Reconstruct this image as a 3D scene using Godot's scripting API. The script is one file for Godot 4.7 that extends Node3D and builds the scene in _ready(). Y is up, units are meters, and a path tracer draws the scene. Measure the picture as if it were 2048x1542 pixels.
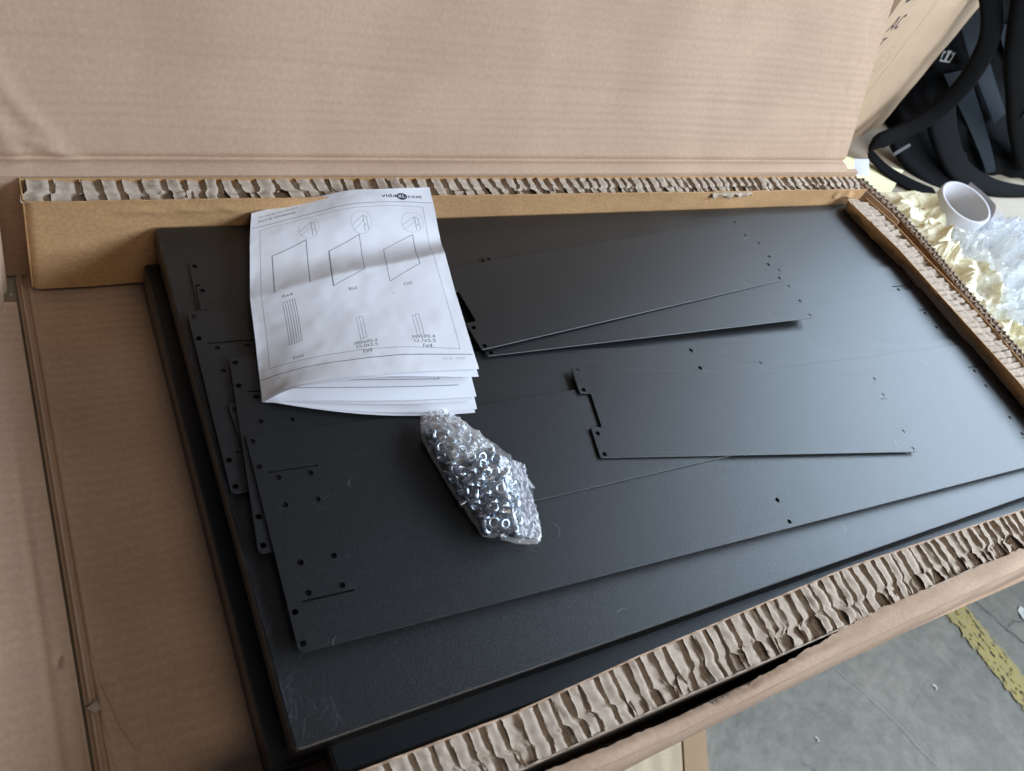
extends Node3D
# A long cardboard box, opened, with a stack of black steel shelf panels, a folded leaflet and a bag of screws.
# x runs along the box (left to right), z towards the viewer, y up; y = 0 is the top of the upper tray.

const TABLE := -0.086
const CAM_H := 0.5102
var rng := RandomNumberGenerator.new()
var M := {}
var used := {}
var bumps := FastNoiseLite.new()

func V(x: float, y: float, z: float) -> Vector3: return Vector3(x, y, z)
func P(x: float, y: float) -> Vector2: return Vector2(x, y)

func _ready() -> void:
	rng.seed = 77
	bumps.seed = 5; bumps.frequency = 1.0; bumps.fractal_octaves = 3
	# ---- camera, surroundings, lights, exposure
	var cam := Camera3D.new(); cam.name = "Camera"
	var X := Vector3(0.85663624, 0.34492354, 0.38366925)
	var Y := Vector3(0.12894113, 0.5769248, -0.80655562)
	var Z := Vector3(-0.49954833, 0.74039552, 0.44973986)
	cam.transform = Transform3D(Basis(X, Y, Z), Vector3(0, CAM_H, 0))
	cam.near = 0.01; cam.far = 60.0; cam.current = true
	var att := CameraAttributesPhysical.new()
	att.frustum_focal_length = 24.0; att.frustum_focus_distance = 0.72; att.exposure_aperture = 9.0
	att.frustum_near = 0.01; att.frustum_far = 60.0
	cam.attributes = att
	cam.fov = 48.806
	add_child(cam)
	cam.fov = 48.806
	var we := WorldEnvironment.new(); we.name = "WorldEnvironment"
	var env := Environment.new()
	env.background_mode = Environment.BG_COLOR
	env.background_color = Color(0.39, 0.43, 0.49)
	env.background_energy_multiplier = 0.34
	env.tonemap_mode = Environment.TONE_MAPPER_LINEAR
	env.tonemap_exposure = 0.91
	env.sdfgi_enabled = true; env.ssao_enabled = true; env.ssil_enabled = true
	we.environment = env; add_child(we)
	area_light("daylight_door", V(2.08, 0.98, 0.25), V(0.6, 0.0, -0.3), P(3.4, 0.85), 12.0, Color(0.83, 0.915, 1.0))
	area_light("daylight_window", V(1.5, 0.75, 0.5), V(0.8, 0.1, -0.5), P(0.8, 0.6), 0.85, Color(0.95, 0.97, 1.0))
	area_light("hall_lamp_row", V(0.5, 3.0, 1.6), V(0.6, 0.0, -0.3), P(1.8, 0.6), 2.8, Color(1.0, 0.93, 0.85))
	materials()
	floor_and_table()
	box()
	strips()
	trays()
	plates()
	leaflet()
	screw_bag()
	background_things()
	small_bits()

# ------------------------------------------------------------------ helpers
func area_light(called: String, at: Vector3, to: Vector3, size: Vector2, energy: float, col: Color) -> void:
	var l := AreaLight3D.new(); l.name = called
	l.area_size = size; l.light_energy = energy; l.light_color = col
	l.transform = Transform3D(Basis.looking_at(to - at, Vector3.UP), at)
	l.shadow_enabled = true
	l.area_range = 12.0; l.area_attenuation = 2.0
	add_child(l)

func numbered(called: String, under: Node) -> String:
	var key := str(under.get_instance_id()) + called
	var n: int = used.get(key, 0); used[key] = n + 1
	return called if n == 0 else "%s_%03d" % [called, n]

func put(called: String, mesh: Mesh, mat: Material, parent: Node = self) -> MeshInstance3D:
	var o := MeshInstance3D.new(); o.name = numbered(called, parent); o.mesh = mesh
	o.material_override = mat
	parent.add_child(o, true)
	return o

func thing(called: String, at := Vector3.ZERO) -> Node3D:
	var o := Node3D.new(); o.name = numbered(called, self); o.position = at
	add_child(o, true); return o

func tag(o: Node, label: String, category: String, group := "") -> Node:
	o.set_meta("label", label); o.set_meta("category", category)
	if group: o.set_meta("group", group)
	return o

func structure(o: Node) -> Node:
	o.set_meta("kind", "structure"); return o

func grid(f: Callable, nu: int, nv: int, flip := false) -> ArrayMesh:
	var st := SurfaceTool.new(); st.begin(Mesh.PRIMITIVE_TRIANGLES)
	add_grid(st, f, nu, nv, flip); st.index(); st.generate_normals(); return st.commit()

func add_grid(st: SurfaceTool, f: Callable, nu: int, nv: int, flip := false, group := 0) -> void:
	var pts := []
	for j in nv + 1:
		var row := PackedVector3Array()
		for i in nu + 1: row.append(f.call(float(i) / nu, float(j) / nv))
		pts.append(row)
	st.set_smooth_group(group)
	for j in nv:
		for i in nu:
			var q := [[i, j], [i + 1, j], [i + 1, j + 1], [i, j], [i + 1, j + 1], [i, j + 1]]
			if flip: q.reverse()
			for c in q:
				st.set_uv(Vector2(float(c[0]) / nu, float(c[1]) / nv)); st.add_vertex(pts[c[1]][c[0]])

# a sheet with thickness: front face f, back face pushed by `off`, closed round the rim
func slab(f: Callable, off: Vector3, nu: int, nv: int, flip := false) -> ArrayMesh:
	var st := SurfaceTool.new(); st.begin(Mesh.PRIMITIVE_TRIANGLES)
	var g := func(u: float, v: float) -> Vector3: return f.call(u, v) + off
	add_grid(st, f, nu, nv, flip, 0); add_grid(st, g, nu, nv, not flip, 1)
	add_grid(st, func(u: float, v: float): return f.call(u, 0.0) + off * v, nu, 1, flip, 2)
	add_grid(st, func(u: float, v: float): return f.call(u, 1.0) + off * v, nu, 1, not flip, 3)
	add_grid(st, func(u: float, v: float): return f.call(0.0, u) + off * v, nv, 1, not flip, 4)
	add_grid(st, func(u: float, v: float): return f.call(1.0, u) + off * v, nv, 1, flip, 5)
	st.index(); st.generate_normals(); return st.commit()

func quad(st: SurfaceTool, a: Vector3, b: Vector3, c: Vector3, d: Vector3) -> void:
	for p in [a, b, c, a, c, d]:
		st.set_uv(P(p.x / 0.84, p.z / 0.42)); st.add_vertex(p)

# box with rounded long edges: a rounded rectangle (seen from above) lofted with a small edge radius
func tray_mesh(w: float, d: float, h: float, r: float) -> ArrayMesh:
	var st := SurfaceTool.new(); st.begin(Mesh.PRIMITIVE_TRIANGLES)
	var rings := []
	var prof := [P(0.0018, 0.0), P(0.0009, -0.0002), P(0.0003, -0.0007), P(0.0, -0.0016), P(0.0, -h), P(0.012, -h)]
	for q in prof:
		var ring := PackedVector3Array()
		for k in 24:
			var quarter := k / 6
			var a := PI / 2 * quarter + (k % 6) / 5.0 * PI / 2
			var rr: float = max(r - q.x, 0.0004)
			var cx: float = (w - r if quarter in [0, 3] else r)
			var cz: float = (d - r if quarter in [0, 1] else r)
			ring.append(V(cx + cos(a) * rr, q.y, cz + sin(a) * rr))
		rings.append(ring)
	st.set_smooth_group(1)
	for k in rings.size() - 1:
		for i in 24:
			var j := (i + 1) % 24
			quad(st, rings[k][i], rings[k][j], rings[k + 1][j], rings[k + 1][i])
	st.set_smooth_group(2)
	for i in range(1, 23):
		for p in [rings[0][0], rings[0][i + 1], rings[0][i]]:
			st.set_uv(P(p.x / 0.84, p.z / 0.42)); st.add_vertex(p)
	st.index(); st.generate_normals(); return st.commit()

# ---- plates: outline and holes in millimetres-free metres, (u along, v across)
func circle(c: Vector2, r: float, n := 9) -> PackedVector2Array:
	var o := PackedVector2Array()
	for i in n: o.append(c + Vector2.from_angle(-TAU * i / n) * r)
	return o

func rect_hole(a: Vector2, b: Vector2) -> PackedVector2Array:
	return PackedVector2Array([P(a.x, a.y), P(a.x, b.y), P(b.x, b.y), P(b.x, a.y)])

func rounded(pts: Array, r: float) -> PackedVector2Array:
	var o := PackedVector2Array()
	for i in pts.size():
		var a: Vector2 = pts[i - 1]; var b: Vector2 = pts[i]; var c: Vector2 = pts[(i + 1) % pts.size()]
		var p := b + (a - b).normalized() * r; var q := b + (c - b).normalized() * r
		for k in 4:
			var t := k / 3.0
			o.append(p.lerp(b, t).lerp(b.lerp(q, t), t))
	return o

func area2(p: PackedVector2Array) -> float:
	var s := 0.0
	for i in p.size(): s += p[i - 1].cross(p[i])
	return s

func in_tri(p: Vector2, a: Vector2, b: Vector2, c: Vector2) -> bool:
	var s1 := (b - a).cross(p - a); var s2 := (c - b).cross(p - b); var s3 := (a - c).cross(p - c)
	return (s1 >= 0 and s2 >= 0 and s3 >= 0) or (s1 <= 0 and s2 <= 0 and s3 <= 0)

# cuts a sheet with holes into upright trapezoids (even-odd), each given as four corners
func trapezoids(loops: Array) -> Array:
	var xs := {}; var edges := []
	for l in loops:
		for i in l.size():
			var a: Vector2 = l[i]; var b: Vector2 = l[(i + 1) % l.size()]
			xs[snappedf(a.x, 1e-6)] = true
			if absf(a.x - b.x) > 1e-6: edges.append([a, b] if a.x < b.x else [b, a])
	var keys := xs.keys(); keys.sort()
	var out := []
	for k in keys.size() - 1:
		var x0: float = keys[k]; var x1: float = keys[k + 1]; var xm := (x0 + x1) / 2
		var cut := []
		for e in edges:
			if e[0].x < xm and e[1].x > xm:
				var m: float = (e[1].y - e[0].y) / (e[1].x - e[0].x)
				cut.append([e[0].y + m * (xm - e[0].x), e[0].y + m * (x0 - e[0].x), e[0].y + m * (x1 - e[0].x)])
		cut.sort_custom(func(p, q): return p[0] < q[0])
		for i in range(0, cut.size() - 1, 2):
			out.append([P(x0, cut[i][1]), P(x1, cut[i][2]), P(x1, cut[i + 1][2]), P(x0, cut[i + 1][1])])
	return out

func inset(p: PackedVector2Array, d: float) -> PackedVector2Array:
	var o := PackedVector2Array(); var n := p.size(); var s := signf(area2(p))
	for i in n:
		var e1 := (p[i] - p[(i + n - 1) % n]).normalized(); var e2 := (p[(i + 1) % n] - p[i]).normalized()
		var nn := (e1.orthogonal() + e2.orthogonal()).normalized()
		var k: float = 1.0 / maxf(0.4, nn.dot(e1.orthogonal()))
		o.append(p[i] - nn * d * s * k)
	return o

func plate_mesh(outer: PackedVector2Array, holes: Array, th: float) -> ArrayMesh:
	if area2(outer) < 0: outer.reverse()
	var c := 0.00025
	var inner := inset(outer, c)
	if absf(area2(inner)) > absf(area2(outer)): inner = inset(outer, -c)
	var st := SurfaceTool.new(); st.begin(Mesh.PRIMITIVE_TRIANGLES)
	st.set_smooth_group(-1)
	for t in trapezoids([inner] + holes):
		quad(st, V(t[0].x, 0, t[0].y), V(t[1].x, 0, t[1].y), V(t[2].x, 0, t[2].y), V(t[3].x, 0, t[3].y))
		quad(st, V(t[3].x, -th, t[3].y), V(t[2].x, -th, t[2].y), V(t[1].x, -th, t[1].y), V(t[0].x, -th, t[0].y))
	var n := outer.size()
	for i in n:
		var j := (i + 1) % n
		var a := inner[i]; var b := inner[j]; var A := outer[i]; var B := outer[j]
		quad(st, V(a.x, 0, a.y), V(b.x, 0, b.y), V(B.x, -c, B.y), V(A.x, -c, A.y))
		quad(st, V(A.x, -c, A.y), V(B.x, -c, B.y), V(B.x, -th, B.y), V(A.x, -th, A.y))
		quad(st, V(A.x, -th, A.y), V(B.x, -th, B.y), V(b.x, -th, b.y), V(a.x, -th, a.y))
	for h in holes:
		for i in h.size():
			var a: Vector2 = h[i]; var b: Vector2 = h[(i + 1) % h.size()]
			quad(st, V(b.x, 0, b.y), V(a.x, 0, a.y), V(a.x, -th, a.y), V(b.x, -th, b.y))
	st.generate_normals(); return st.commit()

# ---- textures
func noise_tex(freq: float, dark: Color, light: Color, seed_: int, size := 512, oct := 4, normal := false, bump := 4.0) -> NoiseTexture2D:
	var n := FastNoiseLite.new(); n.noise_type = FastNoiseLite.TYPE_SIMPLEX_SMOOTH; n.frequency = freq; n.seed = seed_; n.fractal_octaves = oct
	var t := NoiseTexture2D.new(); t.width = size; t.height = size; t.seamless = true; t.noise = n
	if normal: t.as_normal_map = true; t.bump_strength = bump
	else:
		var g := Gradient.new(); g.set_color(0, dark); g.set_color(1, light); g.set_offset(0, 0.2); g.set_offset(1, 0.8); t.color_ramp = g
	return t

func mat(called: String, col: Color, rough := 0.8) -> StandardMaterial3D:
	var m := StandardMaterial3D.new(); m.resource_name = called; m.albedo_color = col; m.roughness = rough
	m.cull_mode = BaseMaterial3D.CULL_DISABLED; M[called] = m; return m

func tri(m: StandardMaterial3D, s: float, world := false) -> StandardMaterial3D:
	m.uv1_triplanar = true; m.uv1_scale = Vector3.ONE * s; m.uv1_world_triplanar = world; return m

func kraft(called: String, dark: Color, light: Color, seed_: int) -> StandardMaterial3D:
	var m := mat(called, Color.WHITE, 0.85)
	m.albedo_texture = noise_tex(0.06, dark, light, seed_, 512, 5); tri(m, 7.0, true)
	m.metallic_specular = 0.3
	m.heightmap_enabled = false
	m.normal_enabled = true; m.normal_texture = M["fibre"]; m.normal_scale = 0.12
	m.detail_enabled = true; m.detail_blend_mode = BaseMaterial3D.BLEND_MODE_MUL; m.detail_uv_layer = BaseMaterial3D.DETAIL_UV_2
	m.detail_albedo = M["blotch"]; m.uv2_triplanar = true; m.uv2_world_triplanar = true; m.uv2_scale = Vector3(2.3, 2.3, 2.3)
	return m

func materials() -> void:
	M["fibre"] = noise_tex(0.3, Color.BLACK, Color.WHITE, 3, 512, 2, true, 2.0)
	M["blotch"] = noise_tex(0.012, Color(0.94, 0.935, 0.93), Color(1, 1, 1), 8, 256, 4)
	kraft("kraft_inside", Color8(184, 155, 131), Color8(194, 165, 141), 11)
	kraft("kraft_liner", Color8(186, 145, 101), Color8(200, 160, 116), 12)
	kraft("kraft_core", Color8(166, 149, 132), Color8(184, 167, 150), 13)
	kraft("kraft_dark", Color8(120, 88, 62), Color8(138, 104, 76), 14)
	kraft("kraft_carton", Color8(166, 136, 108), Color8(176, 146, 118), 15)
	M["coat"] = noise_tex(0.6, Color.BLACK, Color.WHITE, 23, 2048, 1, true, 1.6)
	var grain := noise_tex(0.22, Color.BLACK, Color.WHITE, 21, 512, 2, true, 3.0)
	for k in [["steel", 31], ["steel_tray", 32], ["steel_front", 33]]:
		var m := mat(k[0], Color.WHITE, 0.44)
		m.albedo_texture = steel_tex(k[1], k[0])
		m.metallic_specular = 0.60
		m.roughness_texture = noise_tex(0.55, Color(0.80, 0.80, 0.80), Color(1.0, 1.0, 1.0), 60, 1024, 1); m.roughness = 0.425
		m.normal_enabled = true; m.normal_texture = M["coat"]; m.normal_scale = 0.32
	var s := mat("steel_plain", Color8(34, 35, 37), 0.46)
	M["grain"] = grain
	s.normal_enabled = true; s.normal_texture = grain; s.normal_scale = 0.22; tri(s, 9.0)
	mat("paper_plain", Color8(220, 220, 226), 0.75).metallic_specular = 0.3
	var z := mat("zinc", Color8(168, 178, 192), 0.27); z.metallic = 1.0
	var f := mat("film", Color(1, 1, 1, 0.08), 0.12); f.transparency = BaseMaterial3D.TRANSPARENCY_ALPHA
	var f2 := mat("film_hazy", Color(0.97, 0.97, 1.0, 0.42), 0.16); f2.transparency = BaseMaterial3D.TRANSPARENCY_ALPHA
	var f3 := mat("film_veil", Color(1.0, 0.99, 0.97, 0.22), 0.14); f3.transparency = BaseMaterial3D.TRANSPARENCY_ALPHA
	mat("black_webbing", Color8(12, 12, 13), 0.75).metallic_specular = 0.15
	mat("dark", Color8(40, 32, 26), 0.95)

func fill_rect_blend(im: Image, x: int, y: int, c: Color, a: float) -> void:
	if x < 0 or y < 0 or x >= im.get_width() or y >= im.get_height(): return
	im.set_pixel(x, y, im.get_pixel(x, y).lerp(c, a))

func stroke(im: Image, a: Vector2, b: Vector2, w: float, c: Color, alpha := 1.0) -> void:
	var n := b - a; var L := n.length()
	var lo := Vector2(minf(a.x, b.x) - w - 1, minf(a.y, b.y) - w - 1); var hi := Vector2(maxf(a.x, b.x) + w + 1, maxf(a.y, b.y) + w + 1)
	for y in range(int(lo.y), int(hi.y) + 2):
		for x in range(int(lo.x), int(hi.x) + 2):
			var p := P(x + 0.5, y + 0.5)
			var t := clampf((p - a).dot(n) / maxf(L * L, 1e-6), 0, 1)
			var d := p.distance_to(a + n * t)
			var k := clampf(w / 2 + 0.5 - d, 0, 1)
			if k > 0: fill_rect_blend(im, x, y, c, k * alpha)

func polyline(im: Image, pts: Array, w: float, c: Color, alpha := 1.0) -> void:
	for i in pts.size() - 1: stroke(im, pts[i], pts[i + 1], w, c, alpha)

# scuffs, hairs and dust that lie on the powder coat; u = x / 0.84, v = z / 0.42 of the sheet
func steel_tex(seed_: int, kind: String) -> ImageTexture:
	var r := RandomNumberGenerator.new(); r.seed = seed_
	var W := 2048; var H := 1024
	var im := Image.create(W, H, false, Image.FORMAT_RGB8)
	im.fill(Color8(20, 20, 21))
	var tone := noise_tex(0.01, Color.BLACK, Color.WHITE, seed_, 64)
	for k in 1500:
		fill_rect_blend(im, r.randi() % W, r.randi() % H, Color8(130, 130, 128), r.randf() ** 3 * 0.9)
	for k in 30:
		var a := P(r.randf() * W, r.randf() * H); var d := Vector2.from_angle(r.randf() * TAU) * r.randf_range(8, 60)
		polyline(im, [a, a + d * 0.5 + d.orthogonal() * r.randf_range(-0.1, 0.1), a + d], 1.0, Color8(110, 112, 114), r.randf_range(0.06, 0.22))
	for k in 16:   # lint and hairs
		var a := P(r.randf() * W, r.randf() * H); var d := Vector2.from_angle(r.randf() * TAU) * r.randf_range(10, 34); var bend := r.randf_range(-0.5, 0.5); var pts := []
		for q in 7: pts.append(a + d * (q / 6.0) + d.orthogonal() * bend * sin(q / 6.0 * PI))
		polyline(im, pts, 1.4, Color8(140, 138, 132), 0.5)
	if kind == "steel_tray":
		for k in 60:   # worn left edge and front left corner
			var y := r.randf() * H * 0.98
			stroke(im, P(r.randf() * 5, y), P(r.randf() * 6, y + r.randf_range(6, 40)), 2.0, Color8(96, 104, 116), r.randf_range(0.05, 0.4))
		for k in 70:
			var a := P(r.randf() ** 2 * 80, H * 0.95 * (1 - r.randf() ** 2 * 0.22)); var d := P(r.randf_range(-6, 20), r.randf_range(-45, 10))
			stroke(im, a, a + d, r.randf_range(1, 4), Color8(108, 120, 138), r.randf_range(0.04, 0.2))
	if kind == "steel_front":
		for k in 46:
			var a := P(20 + r.randf() * 190, H * (0.06 + r.randf() * 0.3)); var d := Vector2.from_angle(r.randf_range(-0.45, 0.1)) * r.randf_range(10, 90)
			stroke(im, a, a + d, r.randf_range(0.8, 1.8), Color8(118, 124, 130), r.randf_range(0.03, 0.18))
	return ImageTexture.create_from_image(im)

# ---- lettering pressed into an image: the triangles of a TextMesh, filled with coverage
func lettering(im: Image, what: String, at: Vector2, height: float, c: Color, alpha := 1.0, font := "Droid Sans", turn := 0.0, squeeze := 1.0, weight := 400) -> float:
	var t := TextMesh.new(); var f := SystemFont.new(); f.font_names = PackedStringArray([font]); f.font_weight = weight
	t.font = f; t.text = what; t.font_size = 64; t.pixel_size = 0.01; t.depth = 0.0; t.curve_step = 2.0
	var arr := t.get_mesh_arrays() if t.has_method("get_mesh_arrays") else t.surface_get_arrays(0)
	var vs: PackedVector3Array = arr[Mesh.ARRAY_VERTEX]
	if vs.is_empty(): return 0.0
	var ix = arr[Mesh.ARRAY_INDEX]
	var k := height / 0.46
	var w := im.get_width(); var cov := {}
	var count: int = ix.size() if ix else vs.size()
	for q in range(0, count, 3):
		var p := []
		for e in 3:
			var v: Vector3 = vs[ix[q + e]] if ix else vs[q + e]
			p.append(at + Vector2(v.x * k * squeeze, -v.y * k).rotated(turn))
		var lo := Vector2(minf(p[0].x, minf(p[1].x, p[2].x)), minf(p[0].y, minf(p[1].y, p[2].y)))
		var hi := Vector2(maxf(p[0].x, maxf(p[1].x, p[2].x)), maxf(p[0].y, maxf(p[1].y, p[2].y)))
		for y in range(int(lo.y), int(hi.y) + 1):
			for x in range(int(lo.x), int(hi.x) + 1):
				for sy in 3:
					for sx in 3:
						if in_tri(P(x + (sx + 0.5) / 3, y + (sy + 0.5) / 3), p[0], p[1], p[2]):
							var key := (y * w + x) * 9 + sy * 3 + sx
							cov[key] = true
	var sum := {}
	for key in cov: sum[key / 9] = sum.get(key / 9, 0) + 1
	for key in sum: fill_rect_blend(im, key % w, key / w, c, alpha * sum[key] / 9.0)
	return 0.0

# ------------------------------------------------------------------ setting
func floor_and_table() -> void:
	var fm := mat("concrete", Color.WHITE, 0.62)
	fm.albedo_texture = concrete_tex(); tri(fm, 0.85, true)
	fm.detail_enabled = true; fm.detail_blend_mode = BaseMaterial3D.BLEND_MODE_MUL; fm.detail_uv_layer = BaseMaterial3D.DETAIL_UV_2
	fm.detail_albedo = noise_tex(0.03, Color(0.91, 0.92, 0.91), Color(1, 1, 1), 52, 256, 4); fm.uv2_triplanar = true; fm.uv2_world_triplanar = true; fm.uv2_scale = Vector3(3.1, 3.1, 3.1)
	fm.normal_enabled = true; fm.normal_texture = noise_tex(0.08, Color.BLACK, Color.WHITE, 53, 512, 4, true, 3.0); fm.normal_scale = 0.3
	var fl := put("floor", grid(func(u: float, v: float): return V(lerpf(-6, 8, u), -0.75, lerpf(-7, 6, v)), 8, 8), fm)
	structure(fl)
	# joints and cracks: shallow dark grooves drawn as thin sunk strips
	var cm := mat("crack", Color8(48, 50, 50), 0.95)
	var lm := mat("scratch", Color8(150, 152, 146), 0.8)
	crack([V(1.20, 0, -0.10), V(1.25, 0, -0.02), V(1.285, 0, 0.05), V(1.34, 0, 0.20), V(1.36, 0, 0.3)], 0.0012, lm, fl)
	crack([V(1.66, 0, -0.10), V(1.70, 0, -0.03), V(1.715, 0, 0.01), V(1.76, 0, 0.08), V(1.80, 0, 0.10)], 0.0022, cm, fl)
	crack([V(1.715, 0, 0.01), V(1.75, 0, 0.0), V(1.80, 0, 0.02)], 0.0013, cm, fl)
	crack([V(1.05, 0, 0.05), V(1.10, 0, 0.12), V(1.18, 0, 0.2)], 0.001, cm, fl)
	# worn yellow line
	var im := Image.create(128, 512, false, Image.FORMAT_RGBA8)
	var n := FastNoiseLite.new(); n.seed = 9; n.frequency = 0.05; n.fractal_octaves = 5
	var n2 := FastNoiseLite.new(); n2.seed = 19; n2.frequency = 0.4
	for y in 512:
		for x in 128:
			var a := n.get_noise_2d(x, y) + 0.5 * n2.get_noise_2d(x, y)
			var edge: float = minf(x, 127 - x) / 18.0
			var keep := a + minf(edge, 1.0) * 0.75 - 0.50
			var c := Color8(186, 160, 84).lerp(Color8(150, 138, 98), clampf(0.5 + a, 0, 1))
			im.set_pixel(x, y, Color(c.r, c.g, c.b, 1.0 if keep > 0.0 else 0.0))
	var ym := mat("yellow_paint", Color.WHITE, 0.6); ym.albedo_texture = ImageTexture.create_from_image(im)
	ym.transparency = BaseMaterial3D.TRANSPARENCY_ALPHA_SCISSOR; ym.alpha_scissor_threshold = 0.5
	var a0 := V(1.555, -0.746, -0.15); var a1 := V(1.66, -0.746, 0.44); var wv := V(0.078, 0, -0.013)
	structure(put("floor_line", grid(func(u: float, v: float): return a0.lerp(a1, v) + wv * u, 1, 6), ym))
	# the wooden board that the box and the things behind it stand on
	var tm := mat("board", Color.WHITE, 0.6)
	tm.albedo_texture = wood_tex(); tm.uv1_scale = Vector3(1, 1, 1)
	var tb := thing("work_board")
	tag(tb, "pale wooden board under the box, backpack and paper roll", "board")
	put("board_top", slab(func(u: float, v: float): return V(lerpf(-0.5, 2.6, u), TABLE, lerpf(-1.9, -0.075, v)), V(0, -0.03, 0), 2, 2, true), tm, tb)
	for sx in [-0.4, 1.0, 2.4]:
		put("bearer", slab(func(u: float, v: float): return V(sx + lerpf(-0.05, 0.05, u), TABLE - 0.031, lerpf(-1.8, -0.12, v)), V(0, -0.632, 0), 1, 1, true), tm, tb)
	# flattened corrugated sheet lying on the floor in front
	var km := kraft("kraft_sheet", Color8(208, 188, 158), Color8(218, 199, 170), 16)
	var sh := thing("flattened_carton")
	tag(sh, "ribbed cardboard sheet lying on the floor below the front of the box", "cardboard sheet")
	var d := V(-0.0219, 0, 0.0402).normalized(); var sd := V(0.9, 0, 0.42).normalized()
	put("sheet", slab(func(u: float, v: float): return V(0.8424, -0.735 + 0.0009 * sin(u * 90.0), -0.0512) - d * 0.30 + d * 0.95 * v - V(0.8789, 0, 0.477) * 0.5 * (1 - u), V(0, -0.006, 0), 240, 2, true), km, sh)
	put("folded_edge", slab(func(u: float, v: float): return V(0.8424, -0.731 - 0.012 * u, -0.0512) - d * 0.30 + d * 0.95 * v + V(0.8789, 0, 0.477) * (0.001 + 0.05 * u), V(0, -0.004, 0), 4, 2, true), kraft("kraft_edge", Color8(168, 140, 110), Color8(180, 152, 122), 17), sh)

func crack(pts: Array, w: float, m: Material, parent: Node) -> void:
	var r := RandomNumberGenerator.new(); r.seed = pts.size() * 31
	put("crack", grid(func(u: float, v: float):
		var t: float = u * (pts.size() - 1); var i := mini(int(t), pts.size() - 2)
		var p: Vector3 = pts[i].lerp(pts[i + 1], t - i); var dir: Vector3 = (pts[i + 1] - pts[i]).normalized()
		var side := V(-dir.z, 0, dir.x)
		return V(p.x, -0.7465, p.z) + side * (bumps.get_noise_1d(u * 9.0 + pts.size()) * 0.006 + (v - 0.5) * w * (0.6 + 0.6 * absf(bumps.get_noise_1d(u * 31.0)))), 40, 1), m, parent)

func concrete_tex() -> ImageTexture:
	var n := FastNoiseLite.new(); n.seed = 51; n.frequency = 0.006; n.fractal_octaves = 6
	var a := n.get_seamless_image(1024, 1024); var r := RandomNumberGenerator.new(); r.seed = 44
	var im := Image.create(1024, 1024, false, Image.FORMAT_RGB8)
	for y in 1024:
		for x in 1024:
			var k := a.get_pixel(x, y).r + r.randf_range(-0.07, 0.07)
			im.set_pixel(x, y, Color8(118, 115, 107).lerp(Color8(140, 134, 122), clampf(k, 0, 1)))
	for k in 900: fill_rect_blend(im, r.randi() % 1024, r.randi() % 1024, Color8(60, 60, 58), r.randf() * 0.8)
	for k in 700: fill_rect_blend(im, r.randi() % 1024, r.randi() % 1024, Color8(190, 188, 180), r.randf() * 0.7)
	for k in 26:
		var c := P(r.randf() * 1024, r.randf() * 1024); var d := Vector2.from_angle(r.randf() * TAU) * r.randf_range(20, 160)
		polyline(im, [c, c + d * 0.5 + d.orthogonal() * r.randf_range(-0.1, 0.1), c + d], 1.3, Color8(160, 158, 150) if k % 2 else Color8(84, 84, 80), r.randf_range(0.12, 0.4))
	for k in 30:
		var c := P(r.randf() * 1024, r.randf() * 1024)
		for q in 14: stroke(im, c + P(r.randfn(0, 9), r.randfn(0, 6)), c + P(r.randfn(0, 9), r.randfn(0, 6)), r.randf_range(3, 9), Color8(92, 88, 80), 0.035)
	return ImageTexture.create_from_image(im)

func wood_tex() -> ImageTexture:
	var im := Image.create(1024, 512, false, Image.FORMAT_RGB8)
	var n := FastNoiseLite.new(); n.seed = 4; n.frequency = 0.02; n.fractal_octaves = 4
	for y in 512:
		for x in 1024:
			var a := n.get_noise_2d(x * 0.25, y * 3.0) * 0.6 + 0.4 * n.get_noise_2d(x * 0.6, y * 12.0)
			im.set_pixel(x, y, Color8(150, 137, 118).lerp(Color8(170, 156, 136), clampf(0.5 + a, 0, 1)))
	return ImageTexture.create_from_image(im)

# ------------------------------------------------------------------ the cardboard box
func seg_dist(p: Vector2, a: Vector2, b: Vector2) -> float:
	var n := b - a; var t := clampf((p - a).dot(n) / n.length_squared(), 0, 1); return p.distance_to(a + n * t)

func crease(p: Vector2, pts: Array, w: float) -> float:
	var d := INF
	for i in pts.size() - 1: d = minf(d, seg_dist(p, pts[i], pts[i + 1]))
	return exp(-d * d / (w * w))

func along(pts: Array, x: float, key := 0) -> Vector3:   # point on a polyline sorted by axis key
	for i in pts.size() - 1:
		var a: Vector3 = pts[i]; var b: Vector3 = pts[i + 1]
		if (x >= a[key] and x <= b[key]) or i == pts.size() - 2 or (i == 0 and x < a[key]):
			return a.lerp(b, (x - a[key]) / (b[key] - a[key]))
	return pts[0]

const WALL_IN := [[0.9462, 0.0140, -0.5281], [0.9630, 0.0155, -0.4655], [0.9630, 0.0181, -0.4001], [0.9580, 0.0207, -0.3313], [0.9550, 0.0250, -0.2240], [0.9530, 0.0260, -0.04]]
const STRIP_IN := [[0.8970, 0.0146, -0.4960], [0.9128, 0.0177, -0.4090], [0.9150, 0.0206, -0.3355], [0.9180, 0.0237, -0.2549], [0.9201, 0.0257, -0.2044], [0.9215, 0.026, -0.09]]
const STRIP_OUT := [[0.9333, 0.0143, -0.4985], [0.9455, 0.0162, -0.4488], [0.9485, 0.0186, -0.3849], [0.9545, 0.0208, -0.3289], [0.9560, 0.0231, -0.2698], [0.9535, 0.0248, -0.2280], [0.9530, 0.025, -0.09]]

func vecs(a: Array) -> Array:
	var o := []
	for q in a: o.append(V(q[0], q[1], q[2]))
	return o

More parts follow.
